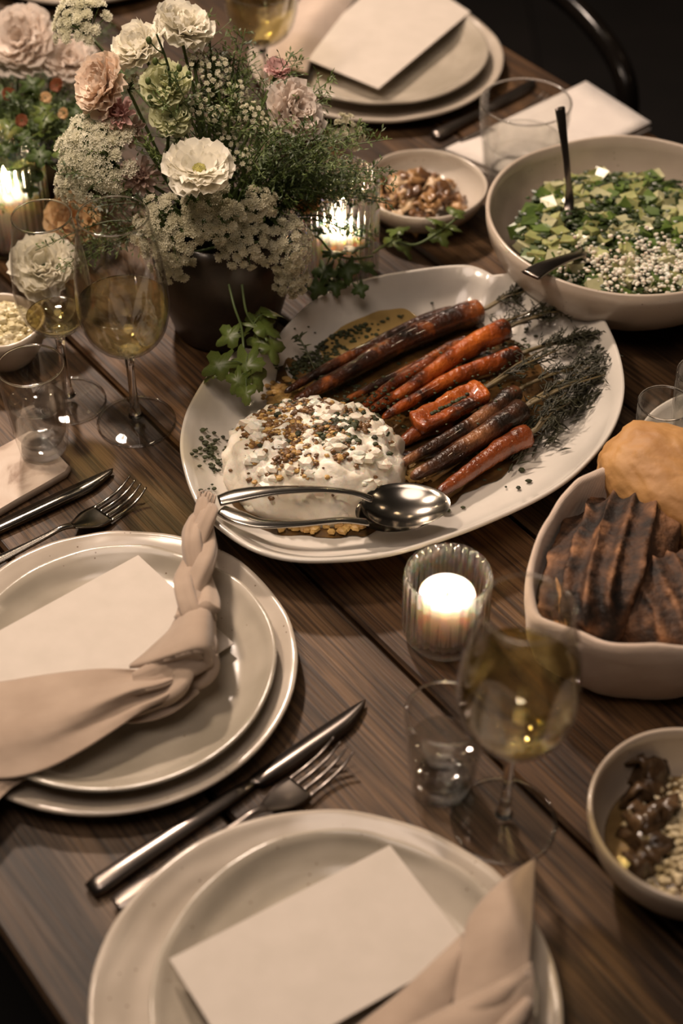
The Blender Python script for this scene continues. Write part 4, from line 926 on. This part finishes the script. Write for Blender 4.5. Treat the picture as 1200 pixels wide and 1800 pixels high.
loaf('bread_loaf', at(1068, 1000, .040), (.044, .082, .034), (R(-8), R(-18), R(-24)), crust, 'dark crusty bread with deep parallel grooves in the linen bowl', .17, 0.15, seed=1)
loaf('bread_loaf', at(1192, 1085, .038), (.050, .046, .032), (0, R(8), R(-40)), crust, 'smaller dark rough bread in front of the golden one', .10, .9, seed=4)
loaf('bread_loaf', at(1238, 884, .050), (.088, .046, .034), (R(10), R(6), R(-38)), crust2, 'golden smooth crusted bread leaning at the right edge', seed=7)
b = MB(); b.sheet([[at(962, 1010, .060), at(972, 1004, .064), at(984, 1012, .060)], [at(966, 1045, .050), at(984, 1035, .066), at(996, 1050, .052)], [at(975, 1085, .046), at(990, 1080, .064), at(1000, 1090, .050)], [at(992, 1118, .046), at(1000, 1120, .058), at(1008, 1122, .050)]], 4, .004)
tag(b.build('bread_crust', crust2, None, at(985, 1060, .05), world=True), 'thin curled orange brown slice of crust at the left of the bread', 'bread')

# ------------------------------------------------------------------ dark chair beyond the table
lac = mottle(M('black_lacquer', (.01, .008, .007), .16, Specular_IOR_Level=.12), [(.003, .0025, .002), (.007, .0055, .0045)], 20)
def chair(loc, rz, label):
    t = thing('dining_chair', label, 'chair', loc, 'dark chairs around the table', rz)
    b = MB(); b.prism([(.22*math.cos(a*PI/12)*1.0, .21*math.sin(a*PI/12)) for a in range(24)], .44, .465); b.build('seat', lac, t)
    for x in (-.17, .17):
        for y in (-.16, .16): b = MB(); b.tube([(x, y, .44), (x*1.12, y*1.12, 0)], [.016, .011], 10); b.build('leg', lac, t)
    b = MB(); b.tube(crom([(-.20, -.16, .45), (-.21, -.20, .62), (-.17, -.225, .72), (0, -.25, .75), (.17, -.225, .72), (.21, -.20, .62), (.20, -.16, .45)], 8), .013, 12); b.build('back_frame', lac, t)
    return t
rl = at(1140, 78, .0)+Vector((-.6, .8, 0))*.19; chair((rl.x-.8*.245, rl.y-.6*.245, 0), R(127), 'glossy black chair beyond the far right edge of the table')
# ------------------------------------------------------------------ flowers
VC = at(398, 568, 0)
pot_m = mottle(M('dark_pot', (.05, .035, .025), .35), [(.022, .016, .012), (.06, .042, .028)], 30, bump=.3)
b = MB(); b.lathe([(0, 0), (.042, 0), (.046, .003), (.056, .04), (.060, .075), (.054, .100), (.050, .108), (.048, .108), (.051, .098), (.056, .074), (.05, .02), (0, .012)], 64)
tag(b.build('flower_pot', pot_m, None, VC), 'dark round ceramic pot holding the flower arrangement', 'vase')
V2 = at(70, 318, 0)
b = MB(); b.lathe([(0, 0), (.05, 0), (.056, .003), (.068, .03), (.066, .055), (.063, .058), (.060, .055), (.062, .03), (.05, .01), (0, .008)], 64)
tag(b.build('flower_pot', pot_m, None, V2), 'low dark bowl under the blurred flowers at the upper left', 'vase')
def see_through(m, f):
    """thin plant tissue: part of the light comes through from the other side"""
    N, L, b = nodes(m); tl = N.new('ShaderNodeBsdfTranslucent'); mx = N.new('ShaderNodeMixShader'); mx.inputs[0].default_value = f
    L.new(b.inputs['Base Color'].links[0].from_socket, tl.inputs[0]); L.new(b.outputs[0], mx.inputs[1]); L.new(tl.outputs[0], mx.inputs[2])
    L.new(mx.outputs[0], N['Material Output'].inputs[0]); return m
green = mottle(M('leaf_green', (.06, .10, .02), .5), [(.018, .036, .008), (.075, .12, .022)], 60)
green2 = mottle(M('fern_green', (.09, .13, .04), .55), [(.045, .075, .016), (.14, .19, .045)], 60)
leaf_m = mottle(M('fresh_leaf', (.08, .16, .03), .4, Subsurface_Weight=.1), [(.045, .075, .012), (.15, .20, .04)], 90)
stemg = mottle(M('flower_stem', (.07, .11, .03), .5), [(.05, .08, .02), (.10, .14, .04)], 40)
for m_ in (green, green2, leaf_m): see_through(m_, .25)
def petal_mesh(mat, L_=1.0, W=.55, curl=.35, ruf=.08, nu=5, nv=7, seed=0):
    """petal from the origin along +x, curling up in +z"""
    b = MB(); rows = []
    for i in range(nv+1):
        t = i/nv; w_ = W*(math.sin(PI*min(t*.62+.06, 1))**.8); row = []
        for j in range(nu+1):
            s_ = j/nu*2-1; x = L_*t*(1-.10*s_*s_*t)+ruf*.4*L_*noise.noise(Vector((s_*2.2, seed, 4)))*t**3; y = w_*s_*L_*.5
            z = L_*curl*t*t+.12*L_*s_*s_*t+ruf*L_*math.sin(s_*7+seed)*t**2+ruf*L_*noise.noise(Vector((s_*3, t*3, seed)))
            row.append((x, y, z))
        rows.append(row)
    b.grid(rows); return b.mesh('petal', mat)
def petal_mat(name, c1, c2, sss=.15):
    m = mottle(M(name, c1, .6), [c1, c2], 45, bump=.12, bscale=300); return see_through(m, .38)
PM = {}
for k, c1, c2 in [('white', (.86, .82, .70), (.93, .90, .80)), ('cream', (.80, .74, .50), (.88, .84, .64)), ('blush', (.82, .66, .52), (.90, .77, .64)), ('pink', (.88, .76, .68), (.94, .88, .80)), ('mauve', (.56, .42, .36), (.68, .54, .47)),
                  ('peach', (.70, .46, .22), (.78, .57, .33)), ('rose', (.66, .42, .39), (.78, .54, .50)), ('lime', (.64, .66, .38), (.78, .78, .55)), ('rust', (.22, .065, .025), (.34, .12, .05))]:
    pm = petal_mat(k+'_petal', c1, c2); PM[k] = [petal_mesh(pm, W=.78, curl=c, ruf=r_, seed=s_) for c, r_, s_ in ((.12, .07, 1), (.22, .09, 2), (.02, .10, 3))]
    PM[k+'_thin'] = [petal_mesh(pm, W=.30, curl=c, ruf=.06, nu=3, nv=5, seed=s_) for c, s_ in ((.3, 1), (.5, 2))]
eye_m = mottle(M('flower_eye', (.35, .33, .08), .6), [(.20, .19, .04), (.46, .42, .12)], 300)
VERT = Vector((0, 0, 1))
def basis(n):
    n = Vector(n).normalized(); a = n.orthogonal().normalized(); bb = n.cross(a); return Matrix((a, bb, n)).transposed()
def stem(t, head, foot, name='stem', r_=.0014, bend=.02, mat=None):
    b = MB(); mid = (head+foot)/2+Vector((random.uniform(-bend, bend), random.uniform(-bend, bend), 0)); cv = crom([tuple(head), tuple(mid), tuple(foot)], 6); b.tube(cv, [r_]*len(cv), 6); return b.build(name, mat or stemg, t, world=True)
def bloom(px, py, z, rpx, facing, kind, label, layers, group='flowers in the arrangement', thin=False, eye=False, foot=None, name='flower', calyx=True):
    c_ = at(px, py, z); dep = c_.y*math.cos(PITCH)-(c_.z-T-CH)*math.sin(PITCH); rr = rpx/FPX*dep; n = Vector(facing).normalized()
    t = thing(name, label, 'flower', c_, group); Bm = basis(n).to_4x4(); ms = PM[kind+('_thin' if thin else '')]
    for (cnt, tilt, ln, off) in layers:       # tilt: 0 = lying flat in the bloom's plane, 90 = upright
        for k in range(cnt):
            a = 2*PI*(k+random.uniform(-.25, .25))/cnt+off; s_ = rr*ln*random.uniform(.9, 1.1)
            mt = Bm @ Matrix.Rotation(a, 4, 'Z') @ Matrix.Translation((rr*.06, 0, off*.0)) @ Matrix.Rotation(-R(tilt+random.uniform(-7, 7)), 4, 'Y') @ Matrix.Rotation(random.uniform(-.25, .25), 4, 'X') @ Matrix.Scale(s_, 4)
            put('petal', random.choice(ms), t, mtx=mt)
    if eye:
        b = MB()
        for k in range(60):
            a = k*2.4; q = rr*.20*math.sqrt(k/60); b.blob((q*math.cos(a), q*math.sin(a), rr*.10+rr*.05*(1-k/60)), (rr*.035, )*3, 5, 3)
        m_ = basis(n); b.v = [tuple(m_ @ Vector(v)) for v in b.v]; b.build('flower_eye', eye_m, t, kind='stuff')
    if calyx:
        b = MB(); m_ = basis(n); b.blob(m_ @ Vector((0, 0, -rr*.1)), (rr*.2, )*3, 8, 6, .2, 40); b.build('calyx', green, t)
    f_ = foot or (VC+Vector((random.uniform(-.025, .025), random.uniform(-.02, .02), .095)))
    if f_ is not None: stem(t, c_-n*rr*.2, f_, bend=.008)
    return t
full = [(12, -2, 1.0, 0), (12, 12, .95, .3), (12, 28, .88, .1), (10, 46, .78, .4), (8, 66, .62, .2)]
bloom(350, 300, .200, 58, (.05, -.28, .95), 'white', 'open white flower with yellow green eye at the front of the arrangement', [(13, -4, 1.0, 0), (13, 6, .94, .28), (12, 16, .84, .1), (10, 30, .58, .3)], eye=True)
bloom(320, 52, .255, 55, (.35, -.10, .93), 'white', 'white ruffled flower topmost in the arrangement', full)
bloom(247, 88, .250, 50, (-.35, -.25, .9), 'white', 'white full flower left of the topmost one', full)
bloom(183, 150, .235, 56, (-.65, -.45, .6), 'blush', 'large blush flower on the left of the arrangement', full)
bloom(292, 150, .235, 44, (0, -.5, .85), 'lime', 'greenish cream flower in the middle under the top white one', full)
bloom(300, 205, .215, 36, (.2, -.7, .7), 'lime', 'small greenish flower under the greenish cream one', full[:4])
bloom(515, 197, .200, 54, (.55, -.45, .65), 'pink', 'white pink carnation like flower at the right of the arrangement', full)
bloom(210, 200, .215, 36, (-.1, -.7, .6), 'rose', 'dusty pink spiky flower under the blush one', [(12, 10, 1.0, 0), (12, 35, .9, .3), (10, 60, .8, .1)], thin=True)
bloom(232, 232, .200, 30, (.1, -.8, .5), 'mauve', 'dusty mauve spiky flower left of the centre', [(12, 10, 1.0, 0), (12, 40, .9, .3), (10, 65, .8, .1)], thin=True)
bloom(247, 312, .165, 36, (-.1, -.75, .65), 'mauve', 'dusty mauve carnation beside the white eyed flower', [(14, 5, 1, 0), (14, 28, .9, .2), (12, 50, .8, .1), (10, 72, .65, .3)], thin=True)
bloom(488, 122, .225, 22, (.2, -.3, .9), 'rose', 'small pink blossom beside the far plate', full[:3])
bloom(540, 242, .165, 20, (.4, -.6, .6), 'rose', 'tiny pink blossom under the white pink flower', full[:3])
bloom(538, 352, .110, 24, (.3, -.8, .5), 'peach', 'small peach blossom beside the tall candle glass', full[:3])
bloom(478, 265, .17, 22, (.2, -.8, .5), 'mauve', 'small mauve blossom in the greenery at the right', full[:3])
# flowers low at the left and the second arrangement
W2 = lambda: V2+Vector((random.uniform(-.02, .02), random.uniform(-.02, .02), .045))
bloom(128, 388, .050, 46, (.2, -.6, .8), 'peach', 'peach rose behind the wine glasses at the left', full, foot=at(180, 400, .01))
bloom(78, 470, .062, 58, (0, -.5, .85), 'white', 'ruffled white flower lying beside the little cheese bowl', full, foot=at(120, 470, .01))
bloom(40, 75, .130, 62, (-.2, -.6, .7), 'pink', 'blurred pale pink rose at the top left corner', full, 'flowers in the upper left arrangement', foot=W2())
bloom(118, 108, .115, 48, (.3, -.5, .8), 'pink', 'blurred pale pink rose right of the corner one', full, 'flowers in the upper left arrangement', foot=W2())
for k, (x, y, r_) in enumerate([(100, 150, 12), (80, 172, 10), (38, 212, 11), (112, 200, 10), (15, 165, 11), (130, 235, 10)]):
    bloom(x, y, .12, r_, (random.uniform(-.4, .4), -.6, .6), 'rust' if k % 2 == 0 else 'peach', 'tiny rust or peach blossom among the upper left leaves', full[:2], 'tiny blossoms in the upper left greenery', foot=W2(), name='small_blossom')

# umbels of tiny florets
flor_m = petal_mat('lace_floret', (.58, .55, .38), (.80, .76, .60), .05); flor_w = petal_mat('lace_floret_white', (.68, .66, .48), (.86, .83, .68), .05)
def umbel(px, py, z, rpx, facing, label, foot=None, dens=1.0, mat=None, dome=.35, fs=.0021, group='clusters of lace flowers', rays=26):
    c_ = at(px, py, z); dep = c_.y*math.cos(PITCH)-(c_.z-T-CH)*math.sin(PITCH); rr = rpx/FPX*dep; n = Vector(facing).normalized(); Bm = basis(n)
    t = thing('lace_flower', label, 'flower', c_, group); node = c_-n*rr*.75; sb = MB(); fb = MB()
    for k in range(int(rays*dens)):
        q = math.sqrt((k+.5)/(rays*dens)); a = k*2.39996+random.uniform(-.25, .25)
        u = Vector((rr*q*math.cos(a)*.95, rr*q*math.sin(a)*.95, rr*dome*(1-q*q)+random.uniform(-.12, .12)*rr)); p = c_+Bm @ u
        sb.tube([node, node.lerp(p, .6)+n*rr*.05, p], [.0007, .0005, .0004], 4, cap=False)
        un = (p-node).normalized(); ub = basis(un); ur = rr*.17*random.uniform(.7, 1.2)
        for m_ in range(int(19*min(1.0, dens))):
            q2 = math.sqrt((m_+.5)/19); a2 = m_*2.39996+k; v = Vector((ur*q2*math.cos(a2), ur*q2*math.sin(a2), ur*.35*(1-q2*q2)+random.uniform(-.1, .1)*ur)); fp = p+ub @ v
            if m_ % 3 == 0: sb.tube([p-un*ur*.4, fp], [.0003, .0003], 3, cap=False)
            fn_ = (un+Vector((random.uniform(-.5, .5), random.uniform(-.5, .5), random.uniform(-.5, .5)))).normalized(); f3 = basis(fn_); vs = [fp+f3 @ Vector((0, 0, -.0003))]; s_ = fs*random.uniform(.75, 1.25); a0 = random.random()*6
            for w_ in range(5):
                for dd, rad_ in ((-.42, .75), (0, 1.0), (.42, .75)):
                    aa = a0+w_*2*PI/5+dd; vs.append(fp+f3 @ Vector((s_*rad_*math.cos(aa), s_*rad_*math.sin(aa), s_*.25)))
            fb.add(vs, [(0, 1+w_*3, 2+w_*3, 3+w_*3) for w_ in range(5)])
    sb.build('ray_stems', stemg, t, world=True, kind='stuff'); fb.build('florets', mat or flor_m, t, world=True, smooth=False, kind='stuff')
    stem(t, node, foot or (VC+Vector((random.uniform(-.03, .03), random.uniform(-.02, .02), .098))), bend=.006); return t
umbel(140, 38, .235, 56, (-.3, -.4, .85), 'lace flower cluster at the top left of the arrangement', mat=flor_w, dens=1.3, dome=.6)
umbel(172, 272, .185, 84, (-.35, -.6, .7), 'big domed lace cluster on the left of the arrangement', dens=2.0, dome=.6, mat=flor_w)
umbel(130, 320, .150, 45, (-.6, -.6, .5), 'small lace cluster at the left hanging below the big domed one', dens=1.0, dome=.5, mat=flor_w)
umbel(292, 405, .140, 66, (-.1, -.75, .6), 'lace cluster behind the rim of the large wine glass', dens=1.15)
umbel(372, 372, .160, 58, (0, -.75, .65), 'lace cluster directly under the white eyed flower', dens=1.1)
umbel(300, 460, .105, 42, (-.1, -.85, .4), 'lace cluster low beside the wine in the large glass', dens=.9)
umbel(425, 425, .130, 52, (.1, -.8, .55), 'lace cluster lower middle over the dark pot', dens=1.05)
umbel(505, 432, .115, 52, (.3, -.75, .5), 'lace cluster at the lower right near the candle glass', dens=1.05)
umbel(512, 492, .085, 34, (.3, -.85, .3), 'lowest lace cluster over the platter edge', dens=1.1)
umbel(455, 360, .155, 34, (.3, -.7, .6), 'small lace cluster right of the white eyed flower', dens=.9)
umbel(612, 232, .165, 34, (.5, -.4, .6), 'flat lace sprig reaching over the tall candle glass', dens=.8, dome=.15)
umbel(560, 268, .150, 34, (.4, -.5, .7), 'lace sprig beside the tall candle glass rim', dens=.7, dome=.2)
for x, y, z in [(345, 185, .22), (385, 205, .21), (370, 150, .225), (415, 160, .215), (440, 200, .205), (395, 250, .19), (430, 280, .18), (345, 110, .235), (465, 225, .195), (385, 120, .23), (230, 150, .225), (500, 300, .15)]:
    umbel(x, y, z, 24, (random.uniform(-.1, .5), -.5, .7), 'little white filler blossom cluster '+{345: 'tight under the topmost white flower' if y < 150 else 'right of the greenish flowers', 385: 'high behind the greenery' if y < 150 else 'in the middle of the greenery', 370: 'above the middle of the greenery', 415: 'halfway to the small pink blossom', 440: 'left of the white pink flower', 395: 'above the white eyed flower to its right', 430: 'low in the right hand greenery', 465: 'touching the white pink flower', 230: 'beside the blush flower', 500: 'under the white pink flower'}[x], dens=.45, fs=.0017, mat=flor_w, group='small filler blossoms', dome=.6)

# feathery greens
def fern(a, d, L_, label, group, nleaf=26, mat=None, wd=.32, foot=None):
    t = thing('fern_sprig', label, 'leaves', a, group); d = Vector(d).normalized(); e = a+d*L_; mid = (a+e)/2+Vector((0, 0, L_*.08)); e2 = e-Vector((0, 0, L_*.12))
    cv = [Vector(p) for p in crom([tuple(a), tuple(mid), tuple(e2)], 8)]; n = len(cv); b = MB(); b.tube(cv, [.0010*(1-.7*i/n) for i in range(n)], 5); b.build('stem', stemg, t, world=True)
    b = MB()
    for k in range(nleaf):
        s_ = .15+.85*k/nleaf; p = cv[int(s_*(n-1))]; sd = d.cross(Vector((random.uniform(-.4, .4), random.uniform(-.4, .4), 1))).normalized()*(1 if k % 2 else -1)
        q = p+(sd+d*.6).normalized()*L_*wd*(1.15-s_)*random.uniform(.7, 1.1)+Vector((0, 0, random.uniform(-.004, .004)))
        b.tube([p, q], [.0004, .0002], 3, cap=False)
        for m_ in range(5):
            c_ = p.lerp(q, .25+.18*m_); dd = Vector((random.gauss(0, 1), random.gauss(0, 1), random.gauss(0, 1))).normalized(); r2 = (dd+(q-p).normalized()*.8).normalized()*random.uniform(.003, .0065)
            sd2 = r2.cross(VERT).normalized()*.0009; b.add([c_, c_+r2*.5+sd2, c_+r2, c_+r2*.5-sd2], [(0, 1, 2, 3)])
    b.build('leaflets', mat or green2, t, world=True, smooth=False, kind='stuff'); return t
FG = 'feathery green sprigs filling the arrangement'
for k in range(56):
    a = random.uniform(-PI*.95, PI*.2) if k % 4 else random.uniform(-PI, PI); el = random.uniform(-.05, 1.25); el = random.uniform(1.05, 1.5) if -2.6 < a < -.3 else el; d = (math.cos(a)*math.cos(el), math.sin(a)*math.cos(el)*.85, math.sin(el)*.75)
    if -2.3 < a < -1.0: d = (d[0]*.8, .25, 1.0)
    fern(VC+Vector((d[0]*.03, d[1]*.03+(.03 if d[2] == 1.0 else 0), .105)), d, random.uniform(.09, .155)*(1.15 if el > .8 else .85), 'feathery green sprig filling the main arrangement', FG, 26, random.choice((green, green2, green2)))
for k in range(18):
    a = random.uniform(-PI*.22, PI*.4); el = random.uniform(.2, 1.0); el = max(el, .75) if a < -.5 else el; d = (math.cos(a)*math.cos(el), math.sin(a)*math.cos(el), math.sin(el))
    fern(VC+Vector((.02, 0, .12)), d, random.uniform(.10, .15), 'feathery green sprig filling the main arrangement', FG, 30, random.choice((green, green2)))
for k in range(66):
    a = random.uniform(0, 2*PI); el = random.uniform(.05, 1.1); d = (math.cos(a)*math.cos(el)*1.1, math.sin(a)*math.cos(el), math.sin(el)*.8)
    fern(V2+Vector((d[0]*.03, d[1]*.03, .05)), d, random.uniform(.08, .14), 'blurred leafy sprig filling the upper left arrangement', 'leafy sprigs in the upper left arrangement', 26, random.choice((green, green, green2)))

# lobed leaves on trailing stems
def leaf_me(mat, lob=5, seed=0):
    b = MB(); pts = []; n = 30
    for k in range(n+1):
        a = -PI*.86+2*PI*.86*k/n; r_ = .48+.46*abs(math.cos(a*lob/2*.92))**1.1+.07*math.sin(a*17+seed); pts.append((.28+r_*math.cos(a)*.75, r_*math.sin(a)*.62))
    vs = [(0.02, 0, 0), (.4, 0, .05)]+[(x, y, .10*abs(y)-.14*x*x+.03*math.sin(7*x+seed+5*y)) for x, y in pts]
    vs += [(x, y, z-.012) for x, y, z in vs]; m_ = n+3
    fs = []
    for k in range(n): fs.append((1, 2+k, 3+k)); fs.append((m_+1, m_+3+k, m_+2+k)); fs.append((2+k, m_+2+k, m_+3+k, 3+k))
    fs += [(1, 0, 2), (1, 2+n, 0), (m_+1, m_+2, m_), (m_+1, m_, m_+2+n)]
    b.add(vs, fs); return b.mesh('leaf', mat)
LM = [leaf_me(leaf_m, 5, 0), leaf_me(leaf_m, 5, 2), leaf_me(leaf_m, 4, 4), leaf_me(green, 5, 1)]
def trail(path, leaves, label, group='leafy stems trailing from the flowers', dark=False, name='trailing_sprig'):
    """leaves: (px, py, z, size px, heading degrees, tilt degrees)"""
    A = at(*path[0]); t = thing(name, label, 'leaves', A, group); cv = crom([tuple(at(*p)) for p in path], 7); b = MB(); b.tube(cv, [.0011]*len(cv), 6); b.build('stem', stemg, t, world=True)
    cvv = [Vector(c_) for c_ in cv]
    for k, (x, y, z, s_, hd, ti) in enumerate(leaves):
        p = at(x, y, z); near = min(cvv, key=lambda q: (q-p).length); sc_l = s_/FPX*1.35
        h_ = R(hd); st = p-Vector((math.cos(h_), math.sin(h_), 0))*sc_l*.45
        b = MB(); b.tube([near, (near+st)/2+Vector((0, 0, .002)), st], [.0006, .0005, .0004], 5, cap=False); b.build('leaf_stalk', stemg, t, world=True)
        mt = Matrix.Translation(st-t.location) @ Matrix.Rotation(h_, 4, 'Z') @ Matrix.Rotation(R(ti), 4, 'Y') @ Matrix.Rotation(R(random.uniform(-25, 25)), 4, 'X') @ Matrix.Scale(sc_l, 4)
        put('leaf', LM[3] if dark else random.choice(LM[:3]), t, mtx=mt)
    return t
trail([(402, 500, .095), (412, 540, .085), (424, 575, .072), (428, 610, .060), (432, 660, .052)],
      [(378, 640, .058, 52, 200, 15), (432, 640, .060, 62, 265, 25), (398, 588, .062, 46, 200, 20), (415, 668, .054, 40, 240, 30), (452, 662, .052, 40, 300, 30), (432, 690, .050, 36, 270, 20), (370, 655, .050, 34, 215, 20)], 'fresh leafy stem trailing over the left end of the platter')
trail([(425, 500, .095), (432, 545, .080), (445, 570, .068), (470, 600, .062)], [(468, 572, .068, 55, -20, 15), (478, 608, .060, 52, -60, 25), (442, 560, .062, 44, 220, 25), (480, 548, .070, 40, 20, 15), (450, 600, .058, 36, 250, 20)], 'leafy stem with broad leaves over the notch of the platter')
trail([(520, 420, .09), (555, 415, .085), (585, 445, .070), (620, 455, .062), (655, 450, .055)],
      [(563, 402, .085, 26, 60, 10), (588, 440, .075, 42, 70, 15), (628, 432, .068, 46, 55, 10), (570, 478, .060, 44, 260, 20), (610, 475, .060, 46, 275, 20), (648, 468, .055, 40, -30, 15), (634, 508, .050, 30, -70, 20), (555, 505, .055, 36, 250, 30), (590, 500, .050, 40, 280, 20)], 'dark leafy stem in front of the tall candle glass', dark=True)
trail([(655, 445, .045), (690, 425, .044), (730, 430, .040), (770, 408, .045), (810, 378, .050)],
      [(700, 400, .048, 42, 80, 10), (712, 435, .040, 44, -50, 15), (765, 385, .052, 36, 100, 10), (775, 412, .044, 46, -60, 15), (806, 372, .052, 38, 40, 5), (680, 425, .044, 36, 200, 15), (800, 400, .045, 30, -10, 10)], 'fresh leafy stem lying against the small mushroom bowl')
trail([(60, 255, .10), (45, 280, .095), (42, 305, .085)], [(48, 305, .085, 56, 250, 25), (20, 262, .10, 40, 200, 10), (75, 270, .10, 40, -40, 10), (52, 330, .075, 30, 280, 30)], 'dark leaf hanging beside the left candle glass', dark=True)
for k in range(26):
    x = random.uniform(0, 185); y = random.uniform(140, 275); z = .10+random.uniform(0, .03)
    trail([(x, y, z), (x*.6+30, y*.6+100, .07)], [(x, y, z, random.uniform(28, 46), random.uniform(180, 360), 10), (x+random.uniform(-20, 20), y+random.uniform(-18, 18), z-.01, random.uniform(24, 40), random.uniform(0, 360), 15)],
          'blurred green leaves in the upper left arrangement', 'leaf pairs in the upper left arrangement', dark=k % 2 == 0, name='leafy_twig')
# budding upright stem in the middle
t = thing('budding_stem', 'thin dark upright stem with small buds before the white flowers', 'flower', at(295, 270, .16), 'flowers in the arrangement')
pth = [(290, 300, .150), (295, 250, .190), (298, 180, .225), (296, 120, .255), (275, 60, .285)]; cv = [Vector(p) for p in crom([tuple(at(*p)) for p in pth], 8)]
b = MB(); b.tube(cv, [.0017*(1-.5*i/len(cv)) for i in range(len(cv))], 6); b.build('stem', green, t, world=True)
for k in range(9):
    p = cv[10+int(k*2.2)] if 10+int(k*2.2) < len(cv) else cv[-1]; q = p+Vector((random.choice((-1, 1))*random.uniform(.008, .016), -.004, random.uniform(.004, .014))); b = MB(); b.tube([p, (p+q)/2-Vector((0, 0, .002)), q], [.0008, .0006, .0005], 5); b.blob(q, (.0024, .0024, .0034), 8, 6); b.build('bud', green2, t, world=True)
